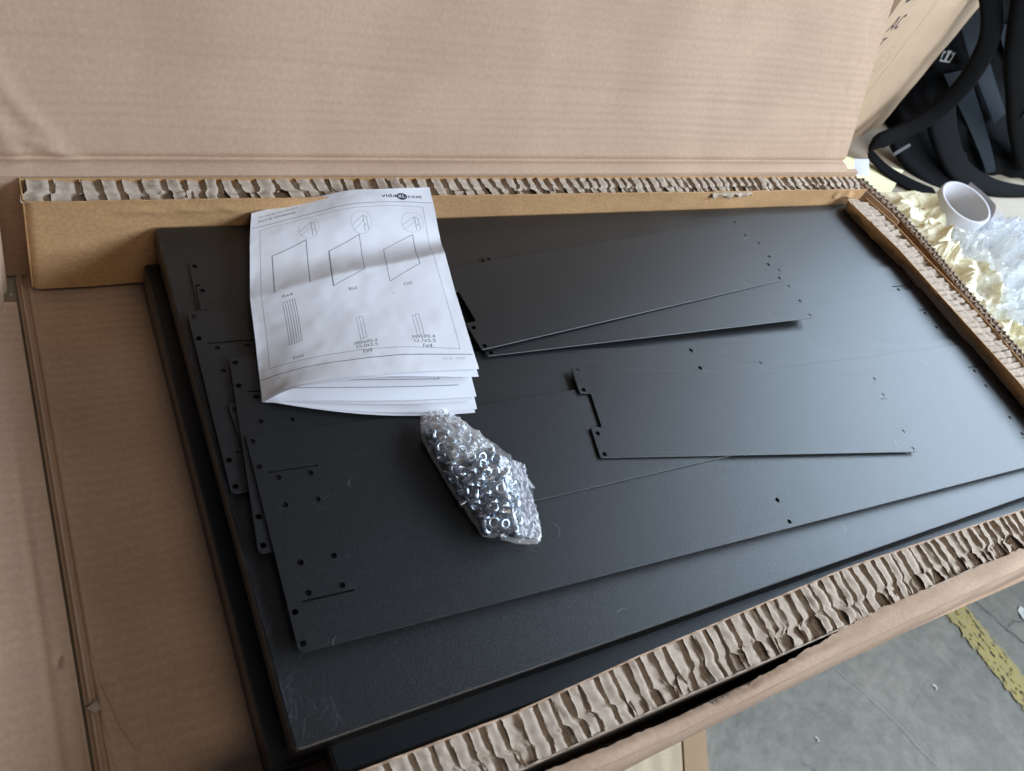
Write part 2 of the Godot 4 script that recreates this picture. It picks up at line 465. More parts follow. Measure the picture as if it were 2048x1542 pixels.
func box() -> void:
	var b := thing("open_cardboard_box")
	tag(b, "long brown cardboard box lying open with its lid folded back", "cardboard box")
	var kin: Material = M["kraft_inside"]
	# floor of the box: ribs of the fluting, a ridge and creases along the left fold
	var cr1 := [P(0.0185, -0.205), P(0.0225, -0.185), P(0.0285, -0.157), P(0.0345, -0.143)]
	var cr2 := [P(0.0185, -0.160), P(0.021, -0.14), P(0.024, -0.12)]
	var cr3 := [P(0.0345, -0.143), P(0.030, -0.128), P(0.027, -0.11)]
	var cr4 := [P(0.0445, -0.163), P(0.047, -0.14), P(0.049, -0.11)]
	put("box_floor", slab(func(u: float, v: float):
		var x: float = 0.0105 + pow(u, 2.2) * 0.94; var z := lerpf(-0.527, -0.03, v); var p := P(x, z)
		var y := -0.078 + 0.0002 * sin(z * 780.0 + 4.0 * bumps.get_noise_2d(x * 6, z * 6)) + 0.0012 * bumps.get_noise_2d(x * 5, z * 5)
		y += 0.0030 * exp(-pow((x - 0.0135) / 0.0016, 2)) - 0.0022 * exp(-pow((x - 0.0166) / 0.0009, 2)) + 0.0016 * exp(-pow((x - 0.0195) / 0.0022, 2))
		y -= 0.0016 * crease(p, cr1, 0.0011) + 0.0012 * crease(p, cr2, 0.001) + 0.0014 * crease(p, cr3, 0.001) + 0.0014 * crease(p, cr4, 0.0009)
		y += 0.0016 * crease(p, [P(0.0215, -0.18), P(0.027, -0.148)], 0.004)
		return V(x, y, z), V(0, -0.004, 0), 220, 300, true), kin, b)
	# left wall pressed flat outwards
	put("left_flap", slab(func(u: float, v: float):
		var x := 0.0085 - 0.42 * pow(u, 1.5); var z := lerpf(-0.497, 0.10, v)
		var y := -0.0745 + 0.14 * (0.0085 - x) + 0.0003 * sin(z * 780.0) + 0.0010 * bumps.get_noise_2d(x * 9, z * 7)
		y -= 0.0020 * exp(-pow((x + 0.0065) / 0.0022, 2)) * smoothstep(-0.42, -0.25, z)
		y += 0.002 * exp(-pow(x - 0.008, 2) / 0.000003) * smoothstep(-0.25, -0.1, z)
		y -= 0.006 * exp(-(pow(x - 0.0005, 2) + pow((z + 0.2065) * 0.5, 2)) / 0.0000016)
		return V(x, y, z), V(0, -0.005, 0), 90, 220), kin, b)
	# stub of the left wall still standing in the back corner
	put("corner_flap", slab(func(u: float, v: float):
		var y := lerpf(-0.076, 0.029, v)
		return V(0.0035 + 0.0015 * sin(u * 5.0) - 0.004 * (1 - v) * u - 0.0045 * exp(-pow((u - 0.55) / 0.07, 2)), y, lerpf(-0.525, -0.488, u)), V(-0.005, 0, 0), 24, 16), kin, b)
	put("staple", grid(func(u: float, v: float): return V(0.0045 + 0.0035 * u, -0.0535 + 0.001 * sin(u * PI), -0.4875 + 0.0016 * v), 4, 1), M["zinc"], b)
	# back wall and lid, one folded sheet
	put("back_wall", slab(func(u: float, v: float): return V(lerpf(0.0, 0.935, u), lerpf(-0.076, 0.0275, v), -0.5262), V(0, 0, -0.006), 4, 4), kin, b)
	var lines := [[P(0.905, 0.35), P(0.899, 0.23), P(0.887, 0.155), P(0.880, 0.105)], [P(0.880, 0.105), P(0.868, 0.07), P(0.866, 0.015)], [P(0.880, 0.105), P(0.888, 0.06), P(0.903, 0.015)]]
	var corner := [[P(0.0, 0.11), P(0.02, 0.06), P(0.046, 0.028)], [P(0.0, 0.075), P(0.016, 0.03), P(0.022, 0.012)], [P(0.03, 0.03), P(0.06, 0.014)]]
	put("lid", slab(func(u: float, v: float):
		var x := lerpf(-0.004, 0.9165, u); var t := pow(v, 1.5) * 0.50
		var p := P(x, t)
		var base := V(x, 0.0278, -0.5262)
		if t < 0.0155: base += V(0, 0.0035 * sin(t / 0.0155 * PI / 2) , -t * 0.86)
		else: base += V(0, 0.0035, -0.01333) + V(0, 0.886, -0.463) * (t - 0.0155)
		var h := 0.00030 * sin(t * 800.0 + 3.0 * bumps.get_noise_2d(x * 3, t * 8)) * smoothstep(0.02, 0.05, t) + 0.0010 * bumps.get_noise_2d(x * 1.2, t * 14)
		h -= 0.0030 * exp(-pow((t - 0.0165) / 0.0028, 2))
		h -= 0.0006 * exp(-pow((t - 0.098 + 0.030 * x) / 0.004, 2)) + 0.0005 * exp(-pow((t - 0.15 + 0.02 * x) / 0.004, 2))
		for l in lines: h -= 0.0010 * crease(p, l, 0.0016)
		for l in corner: h += 0.0022 * crease(p, l, 0.004)
		return base + V(0, 0.463, 0.886) * h, V(0, -0.0028, -0.0053), 170, 230), M["kraft_inside"], b)
	# right wall: three liners and two rows of fluting, standing open at the top
	var win := vecs(WALL_IN)
	var wall := Node3D.new(); wall.name = "right_wall"; b.add_child(wall)
	for k in 3:
		var off: float = [0.0, 0.0095, 0.0172][k]
		put("liner", slab(func(u: float, v: float):
			var p := along(win, lerpf(-0.53, -0.05, u), 2)
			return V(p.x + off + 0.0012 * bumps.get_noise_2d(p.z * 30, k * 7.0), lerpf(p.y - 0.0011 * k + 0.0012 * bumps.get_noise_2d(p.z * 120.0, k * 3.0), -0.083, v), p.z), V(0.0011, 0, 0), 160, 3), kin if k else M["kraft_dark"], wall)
	for k in 2:
		var lo: float = [0.0009, 0.0104][k]; var hi: float = [0.0093, 0.0170][k]; var pitch: float = [0.0088, 0.0066][k]
		var n := int(0.48 / pitch)
		var wave := func(u: float) -> Vector3:
			var z := lerpf(-0.53, -0.05, u); var p := along(win, z, 2)
			var a: float = asin(sin(u * n * TAU + 0.5 * bumps.get_noise_1d(z * 60))) / (PI / 2)
			return V(p.x + lerpf(lo, hi, 0.5 + 0.5 * a * 0.95), p.y + 0.0008 + 0.001 * bumps.get_noise_1d(z * 400), z)
		var ft := SurfaceTool.new(); ft.begin(Mesh.PRIMITIVE_TRIANGLES)
		for side in [-0.0005, 0.0005]:
			add_grid(ft, func(u: float, v: float): var q: Vector3 = wave.call(u); return V(q.x, lerpf(q.y, -0.03, v), q.z + side), n * 10, 1, false, 1)
		add_grid(ft, func(u: float, v: float): var q: Vector3 = wave.call(u); return V(q.x, q.y, q.z + (v - 0.5) * 0.001), n * 10, 1, false, 2)
		ft.index(); ft.generate_normals()
		var fl := put("fluting", ft.commit(), M["kraft_core"], wall)
		fl.set_meta("kind", "stuff")
	# dangling tab inside the right wall, torn short
	put("inner_tab", slab(func(u: float, v: float):
		var z := lerpf(-0.521, -0.452 + 0.012 * v, u); var p := along(win, z, 2)
		return V(p.x - 0.002 - 0.007 * v * u, lerpf(p.y - 0.001, -0.02, v), z), V(-0.0015, 0, 0), 24, 8), kin, b)
	# front wall: folded-over rim, open flutes along its edge, outer sheet below
	var fw := Node3D.new(); fw.name = "front_wall"; b.add_child(fw)
	var fin := [V(0.05, 0.018, -0.0330), V(0.239, 0.018, -0.0340), V(0.327, 0.018, -0.0332), V(0.38, 0.018, -0.0331), V(0.436, 0.018, -0.0378), V(0.551, 0.018, -0.0478), V(0.66, 0.018, -0.0490), V(0.78, 0.018, -0.0500), V(0.99, 0.018, -0.050)]
	var fout := [V(0.05, 0.02, -0.0225), V(0.265, 0.02, -0.0243), V(0.33, 0.02, -0.0243), V(0.49, 0.02, -0.0297), V(0.74, 0.02, -0.0350), V(0.99, 0.02, -0.039)]
	put("rim", slab(func(u: float, v: float):
		var x := lerpf(0.05, 0.985, u); var a := along(fin, x); var c := along(fout, x)
		var rag := 0.0012 * bumps.get_noise_1d(x * 90) + 0.0006 * bumps.get_noise_1d(x * 300)
		return V(x, lerpf(a.y, c.y, v) + 0.0012 * sin(v * PI) + 0.0007 * bumps.get_noise_2d(x * 14, v * 2), lerpf(a.z + rag, c.z, v)), V(0, -0.0008, 0), 300, 6, true), kin, fw)
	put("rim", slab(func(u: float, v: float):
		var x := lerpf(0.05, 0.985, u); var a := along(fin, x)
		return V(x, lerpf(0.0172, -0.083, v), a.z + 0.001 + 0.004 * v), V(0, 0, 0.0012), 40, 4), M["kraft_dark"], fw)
	var nf := 190
	var ff := put("fluting", grid(func(u: float, v: float):
		var x := lerpf(0.05, 0.985, u); var c := along(fout, x)
		return V(x, c.y - 0.0012 - 0.0032 * (0.5 + 0.5 * sin(u * nf * TAU)), c.z - 0.0075 + 0.0072 * v), nf * 8, 1), M["kraft_core"], fw)
	ff.set_meta("kind", "stuff")
	put("liner", slab(func(u: float, v: float):
		var x := lerpf(0.05, 0.985, u); var c := along(fout, x)
		return V(x, c.y - 0.0052, c.z + lerpf(-0.009, 0.0007, v) + 0.0006 * bumps.get_noise_1d(x * 60)), V(0, -0.0008, 0), 120, 2, true), kin, fw)
	put("outer_sheet", slab(func(u: float, v: float):
		var x := lerpf(0.05, 0.985, u); var c := along(fout, x)
		var drop := v * v
		return V(x, c.y - 0.0105 - 0.095 * drop, c.z + lerpf(-0.004, 0.0036, minf(v * 2.5, 1.0)) + 0.0008 * bumps.get_noise_1d(x * 20)), V(0, -0.0006, -0.0025), 120, 8, true), kin, fw)

# ------------------------------------------------------------------ honeycomb padding strips
# one paper cell: a leaning zigzag of stiff paper across the strip, crushed about a dent line
func cell_mesh(r: RandomNumberGenerator, pitch: float, w: float, depth: float, crush: float, dent0 := 0.6) -> ArrayMesh:
	var lean := r.randf_range(-0.05, 0.28) * pitch
	var dent := clampf(dent0 + r.randfn(0.0, 0.025), 0.42, 0.78)
	var push := r.randf_range(-0.42, 0.42) * pitch * crush
	var d := depth * r.randf_range(0.45, 1.15); var gap := r.randf_range(0.22, 0.46); var tilt := r.randf_range(-0.0008, 0.0020)
	var g0 := 1.0 - gap
	var prof := [P(-0.015, 0.0007), P(0.015, 0.0), P(g0 * 0.3, -tilt * 0.35), P(g0 * 0.65, -tilt * 0.75), P(g0, -tilt), P(g0 + gap * 0.12, -d * 0.8), P(g0 + gap * 0.5, -d), P(0.985, -0.0005), P(1.0, 0.0006)]
	var n := FastNoiseLite.new(); n.seed = r.randi(); n.frequency = 1.0; n.fractal_octaves = 2
	var rag := r.randf_range(0.2, 1.4)
	return grid(func(u: float, v: float):
		var t: float = u * (prof.size() - 1); var i := mini(int(t + 0.0001), prof.size() - 2)
		var q: Vector2 = prof[i].lerp(prof[i + 1], t - i)
		var k := exp(-pow((v - dent) / 0.05, 2)); var beyond := smoothstep(dent - 0.03, dent + 0.05, v)
		var s: float = q.x * pitch + lean * (v - 0.5) + push * beyond
		s += 0.05 * pitch * n.get_noise_2d(v * 2.1, u * 2.0) * crush
		var y: float = q.y + 0.0013 * crush * n.get_noise_2d(v * 2.6 + 9.0, u * 3.0)
		if q.y > 0.0: y += 0.0007 * rag * n.get_noise_2d(v * 7.0, 40.0)
		y -= k * crush * (0.0016 if q.y > -d * 0.5 else -0.0010)
		y -= beyond * crush * 0.0014 * (1.0 + n.get_noise_1d(v * 3.0 + 5.0))
		return V(s, y, v * w), (prof.size() - 1), 14)

func strips() -> void:
	# back strip
	var r := RandomNumberGenerator.new(); r.seed = 12
	var bs := thing("padding_strip", V(0.0205, 0.0265, -0.5245))
	tag(bs, "honeycomb paper padding strip standing along the back wall under the lid", "padding strip", "honeycomb padding strips round the stack")
	put("liner", slab(func(u: float, v: float):
		var x := 0.915 * u; var edge := smoothstep(0.0, 0.004, x)
		var y := lerpf(0.0, -0.0915, v) + (0.0010 * bumps.get_noise_1d(x * 50) if v < 0.01 else 0.0) - 0.0045 * u * (1 - v)
		y += 0.0022 * bumps.get_noise_1d(x * 10 + 5) * smoothstep(0.9, 1.0, v)
		var z := 0.0235 + 0.0006 * bumps.get_noise_2d(x * 20, v * 3) - 0.003 * (1 - edge)
		z -= 0.002 * exp(-pow((x - 0.255) / 0.01, 2)) * smoothstep(0.3, 0.9, v)
		z -= 0.0022 * exp(-(pow((x - 0.083) / 0.0016, 2) + pow((v - 0.60) / 0.02, 2))) + 0.0016 * exp(-(pow((x - 0.045) / 0.001, 2) + pow((v - 0.62) / 0.012, 2)))
		z += 0.0014 * exp(-pow((v - 0.11 - 0.04 * bumps.get_noise_1d(x * 40)) / 0.03, 2)) * smoothstep(0.05, 0.07, x) * smoothstep(0.17, 0.14, x)
		return V(x, y, z), V(0, 0, -0.0012), 300, 30, true), M["kraft_liner"], bs)
	put("liner", slab(func(u: float, v: float): return V(0.915 * u, lerpf(0.0008 - 0.0045 * u, -0.092, v), 0.0005), V(0, 0, -0.001), 8, 2), M["kraft_liner"], bs)
	put("end_cap", slab(func(u: float, v: float): return V(-0.0002, lerpf(-0.001, -0.091, v), lerpf(0.0, 0.022, u)), V(0.001, 0, 0), 2, 2), M["kraft_liner"], bs)
	put("core", slab(func(u: float, v: float): return V(0.002 + 0.910 * u, -0.0064 - 0.0045 * u, lerpf(0.0006, 0.0218, v)), V(0, -0.07, 0), 12, 2, true), M["kraft_core"], bs)
	var x := 0.004
	while x < 0.905:
		var pitch := lerpf(0.0160, 0.0118, clampf(x / 0.5, 0, 1)) * r.randf_range(0.85, 1.15)
		var o := put("paper_cell", cell_mesh(r, pitch, 0.0222, 0.0048, r.randf_range(0.5, 1.2), 0.56 + 0.12 * bumps.get_noise_1d(x * 14.0)), M["kraft_core"], bs)
		o.position = V(x, -0.0004 - 0.0045 * x / 0.915, 0.0005); x += pitch
	# a torn lip near the right end of the back strip
	put("torn_lip", grid(func(u: float, v: float): return V(0.655 + 0.06 * u, -0.0045 - 0.006 * v * (0.6 + 0.4 * sin(u * 19.0)), 0.0237 + 0.003 * sin(v * 2.2) + 0.0016 * sin(u * 31.0) * v), 30, 5), M["kraft_core"], bs)
	# front strip
	var fs := thing("padding_strip", V(0, 0.0215, 0))
	tag(fs, "crushed honeycomb padding strip along the near front wall, nearest the viewer", "padding strip", "honeycomb padding strips round the stack")
	var fin := [V(0.06, 0, -0.0690), V(0.151, 0, -0.0697), V(0.23, 0, -0.0697), V(0.327, 0, -0.0756), V(0.541, 0, -0.0840), V(0.66, 0, -0.0825), V(0.792, 0, -0.0797), V(0.96, 0, -0.078)]
	var fou := [V(0.06, 0, -0.039), V(0.222, 0, -0.0406), V(0.344, 0, -0.0433), V(0.508, 0, -0.0454), V(0.683, 0, -0.0500), V(0.754, 0, -0.0479), V(0.96, 0, -0.047)]
	put("liner", slab(func(u: float, v: float):
		var q := lerpf(0.07, 0.952, u); var p := along(fin, q)
		return V(q, lerpf(0.0006 + 0.0014 * bumps.get_noise_1d(q * 70) + 0.0008 * bumps.get_noise_1d(q * 260), -0.095, v), p.z - 0.0006), V(0, 0, 0.0011), 300, 3), M["kraft_inside"], fs)
	put("liner", slab(func(u: float, v: float):
		var q := lerpf(0.07, 0.952, u); var p := along(fou, q)
		return V(q, lerpf(-0.0035 + 0.0016 * bumps.get_noise_1d(q * 80) + 0.001 * bumps.get_noise_1d(q * 300), -0.095, v), p.z), V(0, 0, 0.001), 300, 3), M["kraft_core"], fs)
	put("core", slab(func(u: float, v: float):
		var q := lerpf(0.07, 0.952, u); return V(q, -0.0060, lerpf(along(fin, q).z + 0.0006, along(fou, q).z - 0.0003, v)), V(0, -0.08, 0), 20, 2, true), M["kraft_core"], fs)
	x = 0.075
	while x < 0.935:
		var pitch := r.randf_range(0.0095, 0.0145)
		var a := along(fin, x); var c := along(fou, x)
		var o := put("paper_cell", cell_mesh(r, pitch, c.z - a.z - 0.0004, 0.0030, r.randf_range(0.8, 1.5), 0.62 + 0.12 * bumps.get_noise_1d(x * 11.0)), M["kraft_core"], fs)
		o.position = V(x, -0.0002, a.z + 0.0003); o.rotation.x = 0.045; x += pitch
	# right strip
	var rs := thing("padding_strip", V(0, 0, 0))
	tag(rs, "short honeycomb padding strip between the steel panels and the right wall", "padding strip", "honeycomb padding strips round the stack")
	var si := vecs(STRIP_IN); var so := vecs(STRIP_OUT)
	put("liner", slab(func(u: float, v: float):
		var z := lerpf(-0.494, -0.096, u); var p := along(si, z, 2)
		var bx := lerpf(0.9040, 0.9225, smoothstep(-0.50, -0.34, z)); var tear := 0.004 * bumps.get_noise_1d(z * 24) + 0.002 * bumps.get_noise_1d(z * 90)
		var q := V(p.x, p.y, z).lerp(V(bx + tear * 0.3, lerpf(0.002, 0.0125, smoothstep(-0.50, -0.30, z)) + tear, z), v)
		q.x -= 0.0025 * sin(v * PI) * (1.0 + bumps.get_noise_1d(z * 12))
		if u < 0.03: q.x += (0.03 - u) * 0.25
		return q, V(0.0011, 0, 0), 160, 8, true), M["kraft_liner"], rs)
	put("liner", slab(func(u: float, v: float):
		var z := lerpf(-0.494, -0.096, u); var p := along(so, z, 2)
		return V(p.x, lerpf(p.y, -0.08, v), z), V(0.001, 0, 0), 60, 2), M["kraft_liner"], rs)
	put("core", slab(func(u: float, v: float):
		var z := lerpf(-0.490, -0.096, u); var a := along(si, z, 2); var c := along(so, z, 2)
		return V(lerpf(a.x + 0.0016, c.x - 0.0004, v), lerpf(a.y, c.y, v) - 0.0050, z), V(0.008, -0.02, 0), 30, 2), M["kraft_core"], rs)
	var z := -0.492
	while z < -0.105:
		var pitch := r.randf_range(0.0070, 0.0115)
		var a := along(si, z, 2); var c := along(so, z, 2)
		var m := cell_mesh(r, pitch, (c - a).length() - 0.0012, 0.0034, r.randf_range(0.6, 1.2))
		var o := put("paper_cell", m, M["kraft_core"], rs)
		var across := (c - a).normalized(); var al := V(0, 0, 1); var upv := across.cross(al) * -1.0
		if upv.y < 0: upv = -upv
		o.transform = Transform3D(Basis(al, upv, across), a + across * 0.0009 + V(0, -0.0004, 0)); z += pitch
	# loose brown lip torn from the back strip where the corner meets
	put("torn_lip", grid(func(u: float, v: float): return V(0.880 + 0.042 * u, 0.0205 - 0.009 * v - 0.002 * sin(u * 9.0), -0.5005 + 0.004 * u * v + 0.001 * sin(u * 14.0)), 14, 5), M["kraft_liner"], rs)

# ------------------------------------------------------------------ the steel
func trays() -> void:
	var spec := [
		[V(0.1066, 0.0, -0.4993), P(0.832, 0.4053), "steel_tray", "upper black steel tray panel with scuffed left corner under the thin plates"],
		[V(0.1290, -0.0172, -0.4850), P(0.815, 0.4085), "steel", "second black steel tray, its front lip showing below the upper tray"],
		[V(0.0985, -0.0345, -0.4935), P(0.820, 0.4005), "steel", "third black steel tray of the stack, sticking out furthest left"],
		[V(0.1010, -0.0540, -0.4970), P(0.820, 0.3960), "steel", "lowest black steel tray, resting on the floor of the box"]]
	for s in spec:
		var h := 0.0158 if s[0].y > -0.05 else 0.0215
		var o := put("steel_tray", tray_mesh(s[1].x, s[1].y, h, 0.004), M[s[2]])
		o.position = s[0]
		tag(o, s[3], "steel panel", "stacked steel trays")

func scaled(x: float, z: float, y: float) -> Vector3:
	var k := (CAM_H - y) / (CAM_H - 0.001); return V(x * k / 1000.0, y, z * k / 1000.0)

func plates() -> void:
	var L := 0.806; var W := 0.1525
	var holes := []
	for e in 2:
		for c in [P(0.0036, 0.0052), P(0.0036, 0.0252), P(0.0036, W - 0.0252), P(0.0036, W - 0.0052), P(0.0142, 0.0352), P(0.0356, 0.0354), P(0.0142, 0.0557), P(0.0356, 0.0557), P(0.0142, W - 0.0557), P(0.0356, W - 0.0557), P(0.0142, W - 0.0352), P(0.0356, W - 0.0352)]:
			holes.append(circle(P(L - c.x, c.y) if e else c, 0.0021, 10))
		for v in [0.0305, W - 0.0305]:
			holes.append(rect_hole(P(L - 0.042, v - 0.0006), P(L - 0.009, v + 0.0006)) if e else rect_hole(P(0.009, v - 0.0006), P(0.042, v + 0.0006)))
	for c in [P(0.4075, 0.005), P(0.4078, 0.0253), P(0.4075, W - 0.005), P(0.4078, W - 0.0253)]: holes.append(circle(c, 0.0021, 10))
	var dm := plate_mesh(rounded([P(0, 0), P(L, 0), P(L, W), P(0, W)], 0.003), holes, 0.001)
	# long plates, from the lowest to the topmost: left back corner (mm), turn, height of the top face
	var spec := [
		[124.2, -461.5, 4.0, 0.0014, 0.0, "steel", "long thin black plate reaching furthest back, half hidden under the leaflet"],
		[124.5, -437.0, 3.4, 0.0028, 0.0, "steel", "long thin black plate with a bright worn corner left of the leaflet"],
		[113.3, -413.0, 1.3, 0.0041, 0.0, "steel", "long thin black plate whose left end sticks out furthest"],
		[123.0, -328.5, -2.2, 0.0054, 0.0, "steel", "long thin black plate turned clockwise, its back edge showing at the far right"],
		[133.0, -368.5, 6.3, 0.0067, 0.0, "steel", "long thin black plate turned most, a corner showing left of the front plate"],
		[128.5, -301.6, 1.95, 0.0080, 0.0, "steel_front", "topmost long black plate with scratched left end, screw bag lying on it"]]
	for s in spec:
		var o := put("long_plate", dm, M[s[5]])
		o.transform = Transform3D(Basis(Vector3.UP, -deg_to_rad(s[2])), scaled(s[0], s[1], s[3]))
		tag(o, s[6], "steel plate", "long thin steel plates fanned on the upper tray")
	# short plates with a notch in both ends
	for kind in 2:
		var l: float = [0.345, 0.379][kind]; var w := 0.0875
		var n0 := 0.0262; var n1 := 0.0590; var nd := 0.0102
		var outl := rounded([P(0, 0), P(l, 0), P(l, n0), P(l - nd, n0), P(l - nd, n1), P(l, n1), P(l, w), P(0, w), P(0, n1), P(nd, n1), P(nd, n0), P(0, n0)], 0.0016)
		var hs := []
		for c in [P(0.0048, 0.0030), P(0.0048, 0.0226), P(0.0048, w - 0.0226), P(0.0048, w - 0.0034)]:
			hs.append(circle(c, 0.0020, 10)); hs.append(circle(P(l - c.x, c.y), 0.0020, 10))
		M["short%d" % kind] = plate_mesh(outl, hs, 0.001)
	var short_ := [   # kind, left back corner (mm), turn, height, lift of the right end (deg), label
		[0, 212.0, -470.0, 3.4, 0.0062, 0.0, "short notched black plate lowest of the far group, back edge beside the leaflet"],
		[0, 268.0, -296.5, 0.1, 0.0094, 0.0, "short notched black plate lying flat under the screw bag"],
		[0, 374.6, -448.0, 0.4, 0.0082, 0.15, "short notched black plate whose back left corner peeps out behind the far group"],
		[1, 335.5, -429.5, 1.1, 0.0094, 0.75, "short notched black plate with its right end lifted off, dark gap below"],
		[1, 322.0, -436.5, -6.0, 0.0130, 0.35, "topmost short notched black plate of the far group, nearest the leaflet"],
		[0, 406.5, -318.3, 10.4, 0.0112, 0.10, "short notched black plate alone in the middle of the panels"]]
	for s in short_:
		var o := put("short_plate", M["short%d" % s[0]], M["steel"])
		o.transform = Transform3D(Basis(Vector3.UP, -deg_to_rad(s[3])) * Basis(V(0, 0, 1), deg_to_rad(s[5])), scaled(s[1], s[2], s[4]))
		tag(o, s[6], "steel plate", "short notched steel plates")

# ------------------------------------------------------------------ the leaflet
const ROWS := [0.0, 0.18, 0.36, 0.47, 0.66, 0.85, 1.0]
var page := []

func cat(a: Vector3, b: Vector3, c: Vector3, d: Vector3, t: float) -> Vector3: return b.cubic_interpolate(c, a, d, t)

func page_point(u: float, v: float, sharp := true) -> Vector3:
	var k := 0
	while k < 5 and v > ROWS[k + 1]: k += 1
	var t: float = clampf((v - ROWS[k]) / (ROWS[k + 1] - ROWS[k]), -0.3, 1.3)
	var col := func(row: int) -> Vector3:
		var s := u * 4.0; var i := clampi(int(s), 0, 3); var f := s - i; var q: Array = page[clampi(row, 0, 6)]
		return cat(q[maxi(i - 1, 0)], q[i], q[i + 1], q[mini(i + 2, 4)], f)
	var a: Vector3 = col.call(k - 1); var b: Vector3 = col.call(k); var c: Vector3 = col.call(k + 1); var d: Vector3 = col.call(k + 2)
	if sharp and k == 2: d = c + (c - b) * 0.8         # the fold is a crease, not a bend
	if sharp and k == 3: a = b - (c - b) * 0.8
	return cat(a, b, c, d, t)

func print_page() -> ImageTexture:
	var S := P(1024, 1300)
	var im := Image.create(1024, 1300, false, Image.FORMAT_RGB8); im.fill(Color8(216, 215, 219))
	var ink := Color8(58, 58, 64); var grey := Color8(132, 132, 138); var hair := Color8(158, 158, 162)
	var pl := func(a: Array, w: float, c: Color):
		var pts := []
		for i in range(0, a.size(), 2): pts.append(P(a[i], a[i + 1]) * S)
		polyline(im, pts, w, c)
	pl.call([0.015, 0.127, 0.3, 0.128, 0.979, 0.122], 3.4, Color8(90, 90, 96))
	pl.call([0.066, 0.15, 0.068, 0.85, 0.921, 0.885, 0.912, 0.15, 0.066, 0.15], 2.4, grey)
	pl.call([0.011, 0.887, 0.44, 0.902, 0.984, 0.911], 3.4, Color8(80, 80, 86))
	lettering(im, "SKU :950780-85079602(87)", P(0.158, 0.062) * S, 15, grey, 0.9, "Droid Sans", 0.0, 0.8, 700)
	lettering(im, "Batch Nr :24XX881036", P(0.148, 0.092) * S, 15, Color8(90, 90, 96), 0.9, "Droid Sans", 0.0, 0.85, 700)
	# shop name with the round mark in it
	lettering(im, "vida", P(0.747, 0.078) * S, 32, ink, 1.0, "Droid Sans", 0.0, 1.0, 700)
	lettering(im, ".com", P(0.876, 0.085) * S, 28, ink, 1.0, "Droid Sans", 0.0, 1.0, 700)
	for y in range(int(0.052 * 1300), int(0.114 * 1300)):
		for x in range(int(0.785 * 1024), int(0.842 * 1024)):
			var d := (P(x, y) - P(0.8135, 0.083) * S) / P(27, 34)
			if d.length() < 1.0: fill_rect_blend(im, x, y, ink, 1.0)
	lettering(im, "XL", P(0.8135, 0.083) * S, 30, Color8(216, 215, 219), 1.0, "Droid Sans", 0.0, 0.8, 700)
	for c in [P(0.294, 0.207), P(0.573, 0.224), P(0.846, 0.238)]:
		var q: Vector2 = c * S; var ring := []
		for k in 41: ring.append(q + Vector2(cos(TAU * k / 40), sin(TAU * k / 40)) * P(56, 66))
		polyline(im, ring, 1.8, hair)
		stroke(im, q + P(-52, 16), q + P(12, -34), 2.0, grey); stroke(im, q + P(-48, 44), q + P(2, 8), 2.0, hair); stroke(im, q + P(2, 8), q + P(10, -8), 2.0, hair)
		stroke(im, q + P(12, -34), q + P(16, 52), 3.2, grey); stroke(im, q + P(30, -24), q + P(36, 44), 3.2, grey); stroke(im, q + P(12, -34), q + P(30, -24), 3.0, grey); stroke(im, q + P(22, 16), q + P(24, 22), 3, ink)
	var rim := Color8(128, 128, 136)
	pl.call([0.125, 0.475, 0.120, 0.309, 0.273, 0.263, 0.275, 0.470], 5.0, rim); pl.call([0.112, 0.478, 0.136, 0.470], 3.0, rim)
	pl.call([0.385, 0.331, 0.553, 0.276, 0.547, 0.471, 0.379, 0.528, 0.385, 0.331], 4.2, rim); pl.call([0.383, 0.331, 0.378, 0.528], 7.0, rim)
	pl.call([0.676, 0.360, 0.839, 0.301, 0.839, 0.499, 0.666, 0.559, 0.676, 0.360], 4.0, rim)
	for q in [["Ax4", 0.171, 0.512], ["Bx2", 0.469, 0.563], ["Cx2", 0.754, 0.585], ["Dx6", 0.194, 0.833], ["Ex4", 0.499, 0.873], ["Fx4", 0.787, 0.872], ["380x89.4", 0.493, 0.831], ["15.0x3.5", 0.497, 0.850], ["349x89.4", 0.769, 0.833], ["13.7x3.5", 0.773, 0.852]]:
		lettering(im, q[0], P(q[1], q[2]) * S, 18, ink, 1.0, "Droid Sans", 0.0, 1.12)
	for k in 6: stroke(im, P(lerpf(0.149, 0.197, k / 5.0), lerpf(0.546, 0.540, k / 5.0)) * S, P(lerpf(0.159, 0.208, k / 5.0), lerpf(0.764, 0.760, k / 5.0)) * S, 2.4, rim)
	for k in 3: stroke(im, P(lerpf(0.461, 0.491, k / 2.0), lerpf(0.712, 0.708, k / 2.0)) * S, P(lerpf(0.472, 0.500, k / 2.0), lerpf(0.816, 0.811, k / 2.0)) * S, 2.4, rim)
	for k in 3: stroke(im, P(lerpf(0.736, 0.769, k / 2.0), lerpf(0.739, 0.731, k / 2.0)) * S, P(lerpf(0.746, 0.777, k / 2.0), lerpf(0.833, 0.821, k / 2.0)) * S, 2.4, rim)
	for q in [[0.149, 0.546, 0.197, 0.540], [0.159, 0.764, 0.208, 0.760], [0.461, 0.712, 0.491, 0.708], [0.472, 0.816, 0.5, 0.811], [0.736, 0.739, 0.769, 0.731], [0.746, 0.833, 0.777, 0.821]]: pl.call(q, 2.2, rim)
	lettering(im, "V1.0 · 2024", P(0.889, 0.929) * S, 12, grey, 1.0, "Droid Sans", 0.0, 1.1)
	lettering(im, "2 / 10", P(0.099, 0.905) * S, 12, grey, 0.8, "Droid Sans", 0.0, 1.1)
	stroke(im, P(0.664, 0.62) * S, P(0.668, 0.621) * S, 4, grey)
	return ImageTexture.create_from_image(im)

